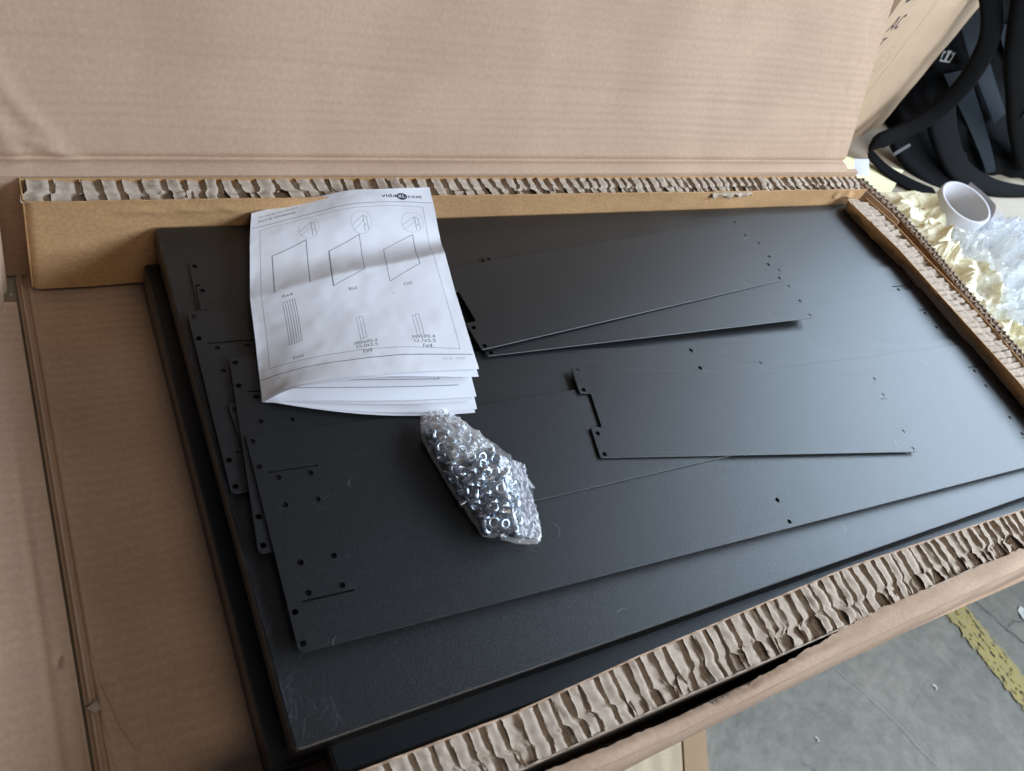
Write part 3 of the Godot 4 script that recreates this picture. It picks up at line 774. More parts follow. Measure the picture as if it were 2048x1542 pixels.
func inner_print() -> ImageTexture:
	var im := Image.create(512, 650, false, Image.FORMAT_RGB8); im.fill(Color8(226, 226, 231))
	var g := Color8(110, 110, 118)
	stroke(im, P(10, 598), P(470, 606), 2, g); stroke(im, P(60, 575), P(425, 585), 1.4, g); stroke(im, P(425, 585), P(420, 100), 1.4, g); stroke(im, P(60, 575), P(55, 90), 1.4, g)
	for q in [[330, 540, 405, 540], [405, 540, 405, 566], [405, 566, 330, 566], [330, 566, 330, 540], [330, 566, 368, 548], [368, 548, 405, 566]]: stroke(im, P(q[0], q[1]), P(q[2], q[3]), 1.4, g)
	return ImageTexture.create_from_image(im)

func leaflet() -> void:
	page = [
	[V(0.1794,0.0130,-0.4987), V(0.2157,0.0180,-0.5043), V(0.2562,0.0300,-0.5041), V(0.2915,0.0360,-0.5000), V(0.3311,0.0360,-0.5006)],
	[V(0.1722,0.0120,-0.4730), V(0.2137,0.0160,-0.4807), V(0.2524,0.0240,-0.4835), V(0.2925,0.0270,-0.4830), V(0.3304,0.0280,-0.4782)],
	[V(0.1637,0.0130,-0.4385), V(0.2066,0.0130,-0.4455), V(0.2492,0.0130,-0.4500), V(0.2897,0.0130,-0.4537), V(0.3333,0.0130,-0.4600)],
	[V(0.1566,0.0140,-0.4095), V(0.1980,0.0225,-0.4140), V(0.2405,0.0250,-0.4212), V(0.2803,0.0262,-0.4262), V(0.3228,0.0265,-0.4333)],
	[V(0.1527,0.0120,-0.3796), V(0.1933,0.0200,-0.3819), V(0.2354,0.0230,-0.3865), V(0.2772,0.0230,-0.3898), V(0.3190,0.0210,-0.3911)],
	[V(0.1478,0.0100,-0.3456), V(0.1839,0.0210,-0.3468), V(0.2264,0.0250,-0.3481), V(0.2685,0.0240,-0.3481), V(0.3132,0.0200,-0.3454)],
	[V(0.1443,0.0100,-0.3219), V(0.1691,0.0220,-0.3231), V(0.2178,0.0280,-0.3190), V(0.2564,0.0260,-0.3178), V(0.3101,0.0190,-0.3177)]]
	var o := thing("instruction_leaflet")
	tag(o, "creased white assembly leaflet folded double, lying on the black panels", "leaflet")
	var pm := mat("printed_page", Color.WHITE, 0.7); pm.albedo_texture = print_page(); pm.metallic_specular = 0.3; pm.texture_repeat = false
	var wr := FastNoiseLite.new(); wr.seed = 40; wr.frequency = 1.0; wr.fractal_octaves = 3
	var top := func(u: float, v: float) -> Vector3:
		return page_point(u, v) + V(0, 0.0009 * wr.get_noise_2d(u * 3.0, v * 4.0), 0)
	put("cover_page", grid(top, 80, 120), pm, o)
	# lower sheets share the spine on the left and lie flatter and flatter
	var under := func(u: float, v: float) -> Vector3:
		var sp := page_point(0.0, v); var right := V(0.2965, 0.0092, -0.2850).lerp(V(0.328, 0.0094, -0.452), (1 - v) / 0.9)
		var p := sp.lerp(right, u); p.y = lerpf(sp.y, 0.0092, smoothstep(0.0, 0.2, u)); p.z += 0.007 * sin(u * PI) * v
		return p
	var im := mat("inner_page", Color.WHITE, 0.7); im.albedo_texture = inner_print(); im.uv1_scale = Vector3(1, 0.44, 1); im.uv1_offset = Vector3(0, 0.56, 0); im.metallic_specular = 0.3
	var k := 0
	for s in [[0.15, 1.008, 1.0, 0.0], [0.63, 1.0, 1.0, 0.0], [0.73, 0.995, 0.985, 0.0], [0.92, 1.0, 1.01, 0.0], [1.0, 1.0, 1.0, 0.0]]:
		var sheet := func(u: float, v: float) -> Vector3:
			var w: float = (lerpf(0.56, 1.0, v) if s[0] < 0.9 else v) * s[1]
			var a: Vector3 = page_point(u, minf(w, 1.0)); var b: Vector3 = under.call(u, w)
			if w > 1.0: a += (page_point(u, 1.0) - page_point(u, 0.95)) * (w - 1.0) / 0.05
			var p: Vector3 = a.lerp(b, s[0] * (smoothstep(0.55, 1.0, u) if s[0] < 0.2 else 1.0))
			p.x = lerpf(page_point(0.0, minf(w, 1.0)).x, p.x, s[2])
			p.y += s[3] * sin(u * PI * 1.4) * v
			if s[0] < 0.95: p.y = minf(p.y, page_point(u, minf(w, 1.0)).y - 0.0006 - 0.0006 * s[0])
			p.y = minf(maxf(p.y, 0.0096 + 0.0010 * (1.0 - s[0])), page_point(u, minf(w, 1.0)).y - 0.0012 - 0.0008 * s[0])
			return p
		put("inner_page", grid(sheet, 50, 60), im if k in [1, 3] else M["paper_plain"], o)
		k += 1

# ------------------------------------------------------------------ the screws in their bag
func bolt_mesh(n_seg: int) -> ArrayMesh:
	var st := SurfaceTool.new(); st.begin(Mesh.PRIMITIVE_TRIANGLES)
	var prof := [P(0.0004, 0.0006), P(0.0017, 0.0009), P(0.0019, 0.0026), P(0.0030, 0.0024), P(0.0043, 0.0012), P(0.0046, 0.0), P(0.0022, -0.0002), P(0.0020, -0.001), P(0.0023, -0.0018), P(0.0020, -0.0026), P(0.0023, -0.0034), P(0.0020, -0.0042), P(0.0022, -0.0048), P(0.0012, -0.0055), P(0.0001, -0.0056)]
	add_lathe(st, prof, n_seg); st.index(); st.generate_normals(); return st.commit()

func nut_mesh(n_seg: int) -> ArrayMesh:
	var st := SurfaceTool.new(); st.begin(Mesh.PRIMITIVE_TRIANGLES)
	add_lathe(st, [P(0.0021, -0.0014), P(0.0021, 0.0014), P(0.0026, 0.0019), P(0.0036, 0.0016), P(0.0040, 0.0008), P(0.0048, -0.0004), P(0.0050, -0.0012), P(0.0046, -0.0015), P(0.0021, -0.0014)], n_seg)
	st.index(); st.generate_normals(); return st.commit()

func add_lathe(st: SurfaceTool, prof: Array, n: int) -> void:
	st.set_smooth_group(1)
	for i in n:
		var a := TAU * i / n; var b := TAU * (i + 1) / n
		for k in prof.size() - 1:
			var p: Vector2 = prof[k]; var q: Vector2 = prof[k + 1]
			quad(st, V(p.x * cos(a), p.y, p.x * sin(a)), V(p.x * cos(b), p.y, p.x * sin(b)), V(q.x * cos(b), q.y, q.x * sin(b)), V(q.x * cos(a), q.y, q.x * sin(a)))

const BAG := [0.2447, -0.2704, 0.2454, -0.2578, 0.2487, -0.2397, 0.2514, -0.2206, 0.2548, -0.2090, 0.2602, -0.1868, 0.2824, -0.1748, 0.2984, -0.1704, 0.3026, -0.1746, 0.3062, -0.1829, 0.3083, -0.1991, 0.3117, -0.2105, 0.3131, -0.2307, 0.3042, -0.2388, 0.2955, -0.2496, 0.2877, -0.2622, 0.2812, -0.2698, 0.2765, -0.2838, 0.2631, -0.2871, 0.2521, -0.2872]

func screw_bag() -> void:
	var r := RandomNumberGenerator.new(); r.seed = 5
	var out := PackedVector2Array()
	for i in range(0, BAG.size(), 2): out.append(P(BAG[i], BAG[i + 1]))
	var base := 0.0108
	var body := out.slice(0, 7)
	body.append_array([P(0.2885, -0.1800), P(0.2995, -0.2151), P(0.3045, -0.2380)]); body.append_array(out.slice(13, 17)); body.append_array([P(0.2755, -0.2790), P(0.2475, -0.2770)])
	var height := func(p: Vector2) -> float:
		if not Geometry2D.is_point_in_polygon(p, body): return 0.0
		var d := INF
		for q in body.size(): d = minf(d, seg_dist(p, body[q], body[(q + 1) % body.size()]))
		var t := clampf((p.y + 0.262) / 0.035, 0, 1); var e := clampf(d / lerpf(0.014, 0.021, t), 0, 1)
		return lerpf(0.0155, 0.0205, t) * sqrt(1.0 - (1.0 - e) * (1.0 - e))
	var bolt := bolt_mesh(14); var nut := nut_mesh(14)
	var placed := []; var tries := 0
	while placed.size() < 150 and tries < 40000:
		tries += 1
		var p := P(r.randf_range(0.243, 0.312), r.randf_range(-0.28, -0.176))
		var h: float = height.call(p)
		if h < 0.0120: continue
		var y := base + 0.0035 + (h - 0.0075) * (1.0 - pow(r.randf(), 2.2))
		var q := V(p.x, y, p.y); var ok := true
		for e in placed:
			if q.distance_squared_to(e) < 0.0066 * 0.0066: ok = false; break
		if not ok: continue
		placed.append(q)
		var is_nut := r.randf() < 0.3
		var o := put("nut" if is_nut else "bolt", nut if is_nut else bolt, M["zinc"])
		o.transform = Transform3D(Basis.from_euler(V(r.randf_range(-1.1, 1.1), r.randf() * TAU, r.randf_range(-1.1, 1.1))).scaled(Vector3.ONE * 1.14), q)
		tag(o, "shiny zinc nut lying among the bolts in the clear bag" if is_nut else "small shiny zinc bolt heaped in the clear plastic bag", "nut" if is_nut else "bolt", "zinc nuts in the clear bag" if is_nut else "zinc bolts in the clear bag")
	# the film: a crinkled skin over the heap, flat at the open corner
	var bag := thing("plastic_bag")
	tag(bag, "crinkled clear plastic bag full of zinc bolts below the leaflet", "plastic bag")
	var n := FastNoiseLite.new(); n.seed = 3; n.frequency = 1.0; n.fractal_type = FastNoiseLite.FRACTAL_RIDGED; n.fractal_octaves = 3
	var mid := P(0.274, -0.226)
	var outline := func(a: float) -> Vector2:
		var dir := Vector2.from_angle(a); var best := 0.02
		for i in out.size():
			var hit = Geometry2D.segment_intersects_segment(mid, mid + dir * 0.2, out[i], out[(i + 1) % out.size()])
			if hit != null: best = maxf(best, mid.distance_to(hit))
		return mid + dir * best
	var rim := []
	for i in 97: rim.append(outline.call(TAU * i / 96.0))
	var skin := func(u: float, v: float) -> Vector3:
		var e: Vector2 = rim[int(round(u * 96.0))]; var p: Vector2 = mid.lerp(e, v)
		var h: float = height.call(p)
		var wob := n.get_noise_2d(p.x * 26, p.y * 26) * 0.0030 + n.get_noise_2d(p.x * 75 + 9, p.y * 75) * 0.0008
		return V(p.x, base + maxf(h + 0.0008, 0.003 * (1.0 - v * 0.8)) + wob * (1.0 - 0.3 * v) + 0.0008, p.y)
	var st := SurfaceTool.new(); st.begin(Mesh.PRIMITIVE_TRIANGLES); add_grid(st, skin, 96, 26, false, 0); st.generate_normals()
	put("film", st.commit(), M["film"], bag)
	st = SurfaceTool.new(); st.begin(Mesh.PRIMITIVE_TRIANGLES)
	add_grid(st, func(u: float, v: float):
		var p := P(0.2475, -0.281).lerp(P(0.2800, -0.279), u).lerp(P(0.2540, -0.235).lerp(P(0.2950, -0.247), u), v)
		var h: float = height.call(p)
		return V(p.x, base + h + 0.0026 + 0.0022 * n.get_noise_2d(p.x * 75, p.y * 75) - 0.003 * smoothstep(0.75, 1.0, v), p.y), 20, 26, false, -1)
	st.generate_normals(); put("folded_film", st.commit(), M["film_veil"], bag)
	st = SurfaceTool.new(); st.begin(Mesh.PRIMITIVE_TRIANGLES)
	add_grid(st, func(u: float, v: float):
		var e: Vector2 = rim[int(round(u * 96.0))]; var p: Vector2 = mid.lerp(e, lerpf(0.955, 1.0, v))
		return V(p.x, base + 0.0014 + 0.0036 * (1 - v) + 0.0016 * n.get_noise_2d(p.x * 110, p.y * 110), p.y), 96, 4, false, -1)
	st.generate_normals(); put("film_edge", st.commit(), M["film_veil"], bag)
	# hazy welded corner at the lower right, and the torn mouth at the top
	var hz := func(u: float, v: float) -> Vector3:
		var a := P(0.3035, -0.236).lerp(P(0.2850, -0.1770), v); var b := P(0.3135, -0.231).lerp(P(0.2995, -0.1712), v)
		var p := a.lerp(b, u); if v > 0.4 and v < 0.95: p.x += 0.002 * u * sin((v - 0.4) * 5.0)
		return V(p.x, base + 0.0045 + 0.0026 * n.get_noise_2d(p.x * 120, p.y * 120) + 0.003 * (1 - u), p.y)
	st = SurfaceTool.new(); st.begin(Mesh.PRIMITIVE_TRIANGLES); add_grid(st, hz, 14, 40, false, -1); st.generate_normals()
	put("welded_corner", st.commit(), M["film_hazy"], bag)
	st = SurfaceTool.new(); st.begin(Mesh.PRIMITIVE_TRIANGLES)
	add_grid(st, func(u: float, v: float):
		var p := P(0.306, -0.2365).lerp(P(0.3125, -0.2120), u) + P(0.0035, 0.0006) * (v - 0.3)
		return V(p.x, base + 0.0035 + 0.0009 * (1.0 if int(u * 36.0) % 2 == 0 else -1.0) - 0.001 * v, p.y), 36, 2, false, -1)
	st.generate_normals(); put("crimped_seam", st.commit(), M["film_hazy"], bag)
	st = SurfaceTool.new(); st.begin(Mesh.PRIMITIVE_TRIANGLES)
	add_grid(st, func(u: float, v: float):
		var p := P(0.2450, -0.272).lerp(P(0.2790, -0.270), u).lerp(P(0.2505, -0.2885).lerp(P(0.2770, -0.2850), u), v)
		return V(p.x, base + 0.011 * sin(u * PI) * (1 - 0.5 * v) + 0.003 + 0.0035 * n.get_noise_2d(p.x * 130, p.y * 130), p.y), 22, 16, false, -1)
	st.generate_normals(); put("torn_mouth", st.commit(), M["film_hazy"], bag)

# ------------------------------------------------------------------ behind the box
func crumple(at: Vector3, size: Vector2, tall: float, seed_: int, fine: float, turn := 0.0, edge := 0.35, group := -1, res := 46) -> ArrayMesh:
	var n := FastNoiseLite.new(); n.seed = seed_; n.frequency = 1.0; n.fractal_type = FastNoiseLite.FRACTAL_RIDGED; n.fractal_octaves = 2; n.fractal_gain = 0.35
	var e := FastNoiseLite.new(); e.seed = seed_ + 1; e.frequency = 1.0
	var st := SurfaceTool.new(); st.begin(Mesh.PRIMITIVE_TRIANGLES)
	add_grid(st, func(u: float, v: float):
		var q := P(u - 0.5, v - 0.5); var a := q.angle()
		q *= 1.0 + edge * e.get_noise_2d(cos(a) * 1.7, sin(a) * 1.7)
		var dome: float = maxf(0.0, 1.0 - 3.2 * (P(u - 0.5, v - 0.5)).length_squared())
		var p := (q * size).rotated(turn)
		var y := tall * dome * (0.55 + 0.55 * n.get_noise_2d(u * fine, v * fine)) + tall * (0.05 if res < 60 else 0.13) * n.get_noise_2d(u * fine * 3.0, v * fine * 3.0)
		return at + V(p.x + tall * 0.25 * e.get_noise_2d(u * fine * 2, v * fine * 2), maxf(y, -0.004) + 0.006, p.y), res, res, false, group)
	st.generate_normals(); return st.commit()

func ribbon(pts: Array, wide: Array, thick: float, face: Vector3, n := 40) -> ArrayMesh:   # a strap swept along points
	var c := Curve3D.new()
	for i in pts.size():
		var t: Vector3 = (pts[mini(i + 1, pts.size() - 1)] - pts[maxi(i - 1, 0)]) * 0.22
		c.add_point(pts[i], -t, t)
	var L := c.get_baked_length()
	return grid(func(u: float, v: float):
		var p := c.sample_baked(u * L, true); var q := c.sample_baked(minf(u * L + 0.004, L), true); var q0 := c.sample_baked(maxf(u * L - 0.004, 0), true)
		var dir := (q - q0).normalized(); var side := dir.cross(face).normalized(); var nrm := side.cross(dir).normalized()
		var w: float = lerpf(wide[0], wide[1], u) * clampf(minf(u, 1.0 - u) * 16.0, 0.02, 1.0); var a: float = v * TAU
		var ca := cos(a); var sa := sin(a)
		return p + side * w * 0.5 * signf(ca) * pow(absf(ca), 0.6) + nrm * thick * 0.5 * signf(sa) * pow(absf(sa), 0.6), n, 16)

func background_things() -> void:
	# carton standing behind the lid
	var c := thing("printed_carton", V(1.3095, TABLE, -0.7620))
	tag(c, "light brown carton with black printing standing behind the lid", "carton")
	var e := V(-0.9416, 0, 0.3366)          # along the face, to the left
	var back := V(-0.3366, 0, -0.9416)
	c.basis = Basis(-e, Vector3.UP, -back)  # local x right along the face, z out of the face
	var im := Image.create(1024, 1024, false, Image.FORMAT_RGB8); im.fill(Color8(203, 170, 136))
	var nz := FastNoiseLite.new(); nz.seed = 6; nz.frequency = 0.05; nz.fractal_octaves = 4
	for y in 1024:
		for x in 1024:
			var k := 1.0 + 0.05 * nz.get_noise_2d(x, y * 0.4); im.set_pixel(x, y, Color8(int(172 * k), int(146 * k), int(120 * k)))
	# face spans 0.7 m across and 0.7 m high: pixel = metres / 0.7 * 1024, x from the left, y from the top
	var ink := Color8(62, 50, 46)
	var px := func(s: float, h: float) -> Vector2: return P((0.7 - s) / 0.7, (0.7 - h) / 0.7) * 1024.0
	stroke(im, px.call(0.265, 0.40), px.call(0.232, 0.06), 2.6, Color8(118, 96, 80))
	lettering(im, "31", px.call(0.362, 0.287), 36, ink, 1.0, "Droid Sans", 0.0, 1.0, 700)
	lettering(im, "AC", px.call(0.352, 0.245), 29, ink, 1.0, "Droid Sans", 0.0, 1.0, 700)
	lettering(im, "T", px.call(0.351, 0.215), 27, ink, 1.0, "Droid Sans", 0.0, 1.0, 700)
	for k in 4:
		var ring := []
		for i in 24: ring.append(px.call(0.292, 0.172) + Vector2(cos(i * 0.22 - 1.2 + k), sin(i * 0.22 - 1.2 + k)) * (9.0 + k * 9.0) * P(1, 1.25))
		polyline(im, ring, 2.2, Color8(150, 122, 100))
	var cm := mat("carton_print", Color.WHITE, 0.85); cm.albedo_texture = ImageTexture.create_from_image(im); cm.metallic_specular = 0.3; cm.uv1_scale = Vector3(0.40 / 0.7, 1, 1); cm.uv1_offset = Vector3(0.30 / 0.7, 0, 0)
	put("front_panel", grid(func(u: float, v: float): return V(-0.40 + 0.40 * u, 0.7 - 0.7 * v, 0.0005 * sin(v * 60)), 2, 40), cm, c)
	put("side_panel", slab(func(u: float, v: float): return V(-0.4002 - 0.16 * u, 0.7 - 0.7 * v, -0.0005 - 0.14 * u), V(0, 0, -0.004), 2, 2), M["kraft_carton"], c)
	put("side_panel", slab(func(u: float, v: float): return V(0.0, 0.7 - 0.7 * v, -0.28 * u), V(-0.004, 0, 0), 2, 2), M["kraft_carton"], c)
	put("back_panel", slab(func(u: float, v: float): return V(-0.40 + 0.40 * u, 0.7 - 0.7 * v, -0.28), V(0, 0, 0.004), 2, 2), M["kraft_carton"], c)
	put("top_panel", slab(func(u: float, v: float): return V(-0.40 + 0.40 * u, 0.7005, -0.28 * v), V(0, 0.004, 0), 2, 2), M["kraft_carton"], c)
	backpack()
	# yellow note and white tag by the corner
	var ym := mat("yellow_paper", Color8(238, 234, 190), 0.8)
	var nt := put("yellow_note", grid(func(u: float, v: float): return V(1.118, TABLE + 0.0035, -0.690).lerp(V(1.2574, TABLE + 0.006, -0.6474), u).lerp(V(1.02, TABLE + 0.004, -0.575).lerp(V(1.1420, TABLE + 0.004, -0.5727), u), v) + V(0, 0.004 * sin(u * PI) * v, 0), 10, 10), ym)
	tag(nt, "pale yellow sheet of paper lying behind the right corner of the box", "paper")
	var tg := put("white_tag", grid(func(u: float, v: float): return V(0.946, 0.0190, -0.5490).lerp(V(0.970, 0.021, -0.5460), u) + V(-0.008, 0.0012 * sin(u * 3.0) , 0.020) * v + V(0, 0.010 * (1 - v), 0), 8, 8), mat("sticker", Color8(196, 196, 204), 0.8))
	tag(tg, "small white sticker at the right back corner of the box", "sticker")
	# paper roll with its loose tail
	var roll := thing("paper_roll", V(1.229, TABLE - 0.004, -0.524))
	tag(roll, "white roll of paper standing on end with its tail unrolled", "paper roll")
	var rm := mat("roll_paper", Color8(188, 186, 190), 0.75)
	var rr := 0.0405; var hh := 0.066; var lean := V(-0.10, 1, 0.07).normalized()
	roll.basis = Basis(Quaternion(Vector3.UP, lean))
	var st := SurfaceTool.new(); st.begin(Mesh.PRIMITIVE_TRIANGLES)
	add_lathe(st, [P(rr, 0), P(rr, hh - 0.0008), P(rr - 0.0008, hh), P(rr - 0.0034, hh), P(rr - 0.0042, hh - 0.0008), P(rr - 0.0042, 0)], 48); st.index(); st.generate_normals()
	put("core_tube", st.commit(), rm, roll)
	put("loose_tail", grid(func(u: float, v: float):
		var t := u * 0.085; var p := V(rr * 0.55, 0, rr * 0.86) + V(0.96, 0, -0.28) * t
		p += V(0.0, 0.0, -0.030) * pow(u, 2.5)
		if u > 0.75: p += V(-0.03, 0, -0.03) * pow((u - 0.75) / 0.25, 1.6)
		return p + V(0, hh * (0.02 + 0.86 * v) - 0.012 * u * v, 0), 36, 6), rm, roll)
	# yellow film and clear wrap heaped beyond the right wall
	var yf := mat("yellow_film", Color8(238, 232, 204), 0.4); yf.backlight_enabled = true; yf.backlight = Color(0.5, 0.48, 0.36)
	var spots := [
		[V(1.185, TABLE, -0.535), P(0.15, 0.09), 0.045, 61, 1.3, 0.5, "crumpled yellow plastic film against the foot of the paper roll"],
		[V(1.125, TABLE, -0.462), P(0.12, 0.12), 0.060, 62, 1.5, 0.2, "crumpled yellow plastic film between the roll and the box wall"],
		[V(1.150, TABLE, -0.395), P(0.15, 0.13), 0.050, 63, 1.5, -0.4, "crumpled yellow plastic film under the clear wrap"],
		[V(1.110, TABLE, -0.290), P(0.14, 0.13), 0.050, 64, 1.6, 0.9, "crumpled yellow plastic film nearest, beside the middle of the right wall"]]
	for s in spots:
		var o := put("yellow_film", crumple(s[0], s[1], s[2], s[3], s[4], s[5], 0.35, -1, 56), yf)
		tag(o, s[6], "plastic film", "yellow plastic film beside the box")
	var cw := mat("clear_wrap", Color(0.96, 0.98, 1.0, 0.26), 0.12); cw.transparency = BaseMaterial3D.TRANSPARENCY_ALPHA
	var wrap := thing("clear_wrap")
	tag(wrap, "heap of clear crumpled plastic wrap to the right of the box", "plastic wrap")
	put("fold", crumple(V(1.24, TABLE + 0.004, -0.385), P(0.24, 0.26), 0.075, 71, 3.2, 0.4, 0.35, -1, 84), cw, wrap)
	put("fold", crumple(V(1.30, TABLE + 0.002, -0.44), P(0.22, 0.16), 0.065, 72, 3.5, -0.5, 0.35, -1, 84), cw, wrap)
	put("fold", crumple(V(1.22, TABLE + 0.003, -0.30), P(0.20, 0.20), 0.07, 73, 3.0, 1.1, 0.35, -1, 84), cw, wrap)

func pack_front(x: float, y: float) -> float:
	var h := y - TABLE
	var b := lerpf(0.33, 0.21, smoothstep(0.0, 0.17, h)) - 0.03 * smoothstep(0.2, 0.45, h)
	var k := clampf(absf(x - 1.69) / 0.40, 0, 1)
	return -0.95 + b * pow(1.0 - pow(k, 2.6), 1.0 / 2.6)

func backpack() -> void:
	var o := thing("backpack")
	tag(o, "black backpack with padded straps standing beside the printed carton", "backpack")
	var bm := mat("pack_cloth", Color8(11, 11, 12), 0.7); bm.metallic_specular = 0.2
	bm.normal_enabled = true; bm.normal_texture = noise_tex(0.3, Color.BLACK, Color.WHITE, 81, 256, 2, true, 4.0); bm.normal_scale = 0.9; tri(bm, 16.0)
	var gm := mat("pack_mesh", Color8(46, 51, 56), 0.85); gm.metallic_specular = 0.2; gm.normal_enabled = true; gm.normal_texture = bm.normal_texture; gm.normal_scale = 0.6; tri(gm, 30.0)
	var dn := FastNoiseLite.new(); dn.seed = 2; dn.frequency = 1.0
	put("body", grid(func(u: float, v: float):
		var a := u * TAU; var y := TABLE + 0.002 + 0.55 * v; var h := 0.55 * v
		var b := lerpf(0.33, 0.21, smoothstep(0.0, 0.17, h)) - 0.03 * smoothstep(0.2, 0.45, h); var w := 0.40 - 0.06 * v
		var ca := cos(a); var sa := sin(a)
		var top := 1.0 if v < 0.9 else sqrt(maxf(0.0, 1.0 - pow((v - 0.9) / 0.1, 2))) * 0.9 + 0.1
		var fold := 0.020 * dn.get_noise_3d(ca * 7, v * 12, sa * 5) + 0.006 * dn.get_noise_3d(ca * 30, v * 40, sa * 30)
		return V(1.69 + (w + fold) * signf(ca) * pow(absf(ca), 0.77) * top, y, -0.95 + (b + fold) * signf(sa) * pow(absf(sa), 0.77) * top), 96, 50), bm, o)
	put("left_strap", ribbon([V(1.20, 0.215, -0.74), V(1.236, 0.176, -0.715), V(1.262, 0.140, -0.695), V(1.275, 0.103, -0.685), V(1.277, 0.058, -0.678), V(1.262, 0.012, -0.675), V(1.228, -0.024, -0.675), V(1.185, -0.048, -0.675), V(1.178, -0.066, -0.672)], [0.034, 0.024], 0.011, V(-0.6, 0.4, 0.7)), bm, o)
	put("webbing", ribbon([V(1.178, -0.066, -0.672), V(1.205, -0.075, -0.640), V(1.245, -0.079, -0.612), V(1.285, -0.080, -0.590)], [0.024, 0.024], 0.004, V(0, 1, 0.3)), M["black_webbing"], o)
	put("right_strap", ribbon([V(1.255, 0.225, -0.70), V(1.28, 0.180, -0.68), V(1.325, 0.124, -0.665), V(1.385, 0.074, -0.655), V(1.46, 0.015, -0.645), V(1.56, -0.055, -0.625)], [0.050, 0.042], 0.018, V(-0.6, 0.4, 0.7)), bm, o)
	put("waist_belt", ribbon([V(1.262, -0.040, -0.705), V(1.285, -0.056, -0.680), V(1.325, -0.068, -0.650), V(1.38, -0.072, -0.62)], [0.075, 0.085], 0.016, V(-0.2, 0.8, 0.5)), bm, o)
	# grey mesh panels let into the back of the pack
	put("mesh_panel", grid(func(u: float, v: float):
		var a := V(1.245, 0.200, 0).lerp(V(1.46, -0.005, 0), v); var p := a + V(0.022, 0.016, 0) * (u - 0.3) * (1.2 - 0.2 * v)
		return V(p.x, p.y, pack_front(p.x, p.y) + 0.030 - 0.01 * v), 8, 24), gm, o)
	put("mesh_panel", grid(func(u: float, v: float):
		var a := V(1.40, 0.110, 0).lerp(V(1.62, -0.050, 0), v); var p := a + V(0.12, 0.05, 0) * u
		return V(p.x, p.y, pack_front(p.x, p.y) + 0.012), 8, 24), gm, o)
	put("mesh_panel", grid(func(u: float, v: float):
		var a := V(1.360, 0.020, 0).lerp(V(1.470, -0.078, 0), v); var p := a + V(0.035, 0.02, 0) * u * (1 - 0.6 * v)
		return V(p.x, p.y, pack_front(p.x, p.y) + 0.014), 8, 16), gm, o)
	put("hip_pad", ribbon([V(1.285, 0.020, -0.70), V(1.31, -0.02, -0.665), V(1.36, -0.06, -0.625), V(1.45, -0.077, -0.60), V(1.58, -0.080, -0.59)], [0.06, 0.014], 0.014, V(-0.3, 0.8, 0.6)), bm, o)
	# pale embroidered mark on the pocket and small printing on the panel
	var em := mat("thread", Color8(150, 152, 156), 0.7)
	var st := SurfaceTool.new(); st.begin(Mesh.PRIMITIVE_TRIANGLES)
	for q in [[-0.9, 0.75, -0.75, 0.75, -0.6, -0.5, -0.75, -0.5], [-0.75, -0.7, 0.75, -0.7, 0.75, -0.5, -0.75, -0.5], [-0.17, -0.5, 0.17, -0.5, 0.17, 0.9, -0.17, 0.9], [0.6, -0.5, 0.75, -0.5, 0.9, 0.75, 0.75, 0.75], [-0.75, 0.6, -0.5, 0.35, -0.45, 0.5, -0.65, 0.75], [0.75, 0.6, 0.5, 0.35, 0.45, 0.5, 0.65, 0.75], [-0.4, 0.75, -0.17, 0.55, -0.17, 0.75, -0.3, 0.9], [0.4, 0.75, 0.17, 0.55, 0.17, 0.75, 0.3, 0.9]]:
		var p := []
		for i in range(0, 8, 2): p.append(V(q[i] * 0.0105, q[i + 1] * 0.0105, 0))
		quad(st, p[0], p[1], p[2], p[3])
	st.generate_normals()
	var mk := put("emblem", st.commit(), em, o)
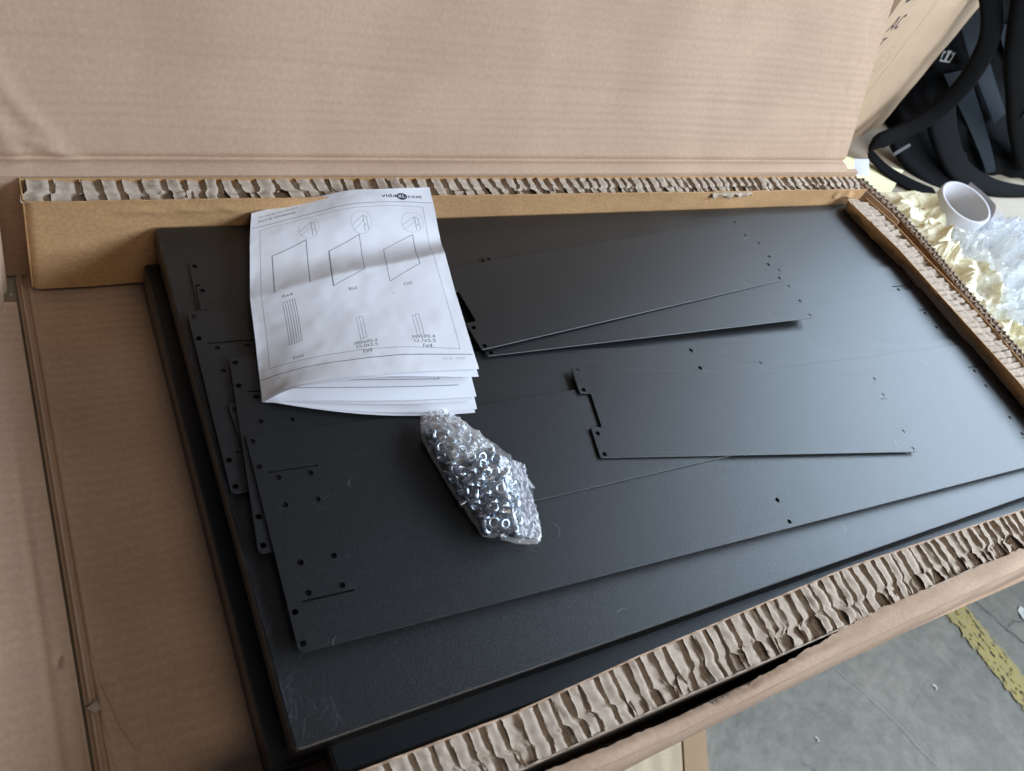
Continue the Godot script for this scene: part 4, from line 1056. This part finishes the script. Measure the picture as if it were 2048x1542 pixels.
	mk.transform = Transform3D(Basis(V(0.86, 0.2, 0.45).normalized(), V(0.05, 0.93, -0.3).normalized(), V(-0.5, 0.3, 0.8).normalized()), V(1.250, 0.079, -0.715))
	for k in 5:
		var b := put("printed_mark", grid(func(u: float, v: float): return V((u - 0.5) * 0.006, (v - 0.5) * 0.007, 0.0006 * sin(u * 6.0)), 3, 2), em, o)
		b.position = V(1.355 + 0.012 * k, 0.088 - 0.010 * k, -0.655)
	for k in 2:
		var bk := put("buckle", slab(func(u: float, v: float): return V((u - 0.5) * 0.012, (v - 0.5) * 0.026, 0), V(0, 0, -0.004), 2, 2), mat("buckle%d" % k, Color8(120, 124, 130), 0.4), o)
		bk.position = [V(1.235, -0.052, -0.660), V(1.43, 0.05, -0.635)][k]; bk.rotation = V(0.3, 0.3, -0.7)

# ------------------------------------------------------------------ litter on the floor and in the box
func small_bits() -> void:
	var wm := mat("scrap", Color8(206, 204, 198), 0.8)
	var spots := [[V(1.43, -0.7475, 0.045), 0.010, "tiny white paper scrap on the concrete left of the yellow line"], [V(1.105, -0.7475, 0.035), 0.008, "white speck of paper low on the concrete beneath the box"], [V(1.58, -0.7475, 0.19), 0.012, "white paper scrap near the end of the yellow line"], [V(1.79, -0.7475, -0.005), 0.03, "curled white paper strip on the concrete right of the yellow line"], [V(1.19, -0.7475, 0.19), 0.014, "torn paper bit on the concrete at the lower edge"]]
	for s in spots:
		var o := put("paper_scrap", grid(func(u: float, v: float): return V((u - 0.5) * s[1], 0.0015 + 0.002 * sin(u * 5.0 + s[1] * 300.0) * v, (v - 0.5) * s[1] * 0.4 + 0.004 * sin(u * 4.0)), 6, 3), wm)
		o.position = s[0]; o.rotation.y = s[1] * 130.0
		tag(o, s[2], "paper scrap", "paper scraps on the floor")
	var ch := put("cardboard_chip", slab(func(u: float, v: float): return V((u - 0.5) * 0.007 * (1 - 0.4 * v), 0.0022 + 0.001 * v, (v - 0.5) * 0.006), V(0, -0.0018, 0), 5, 5, true), M["kraft_core"])
	ch.position = V(0.0155, -0.0745, -0.1715); ch.rotation.y = 0.5
	tag(ch, "grey chip of cardboard on the left fold of the box floor", "cardboard chip")
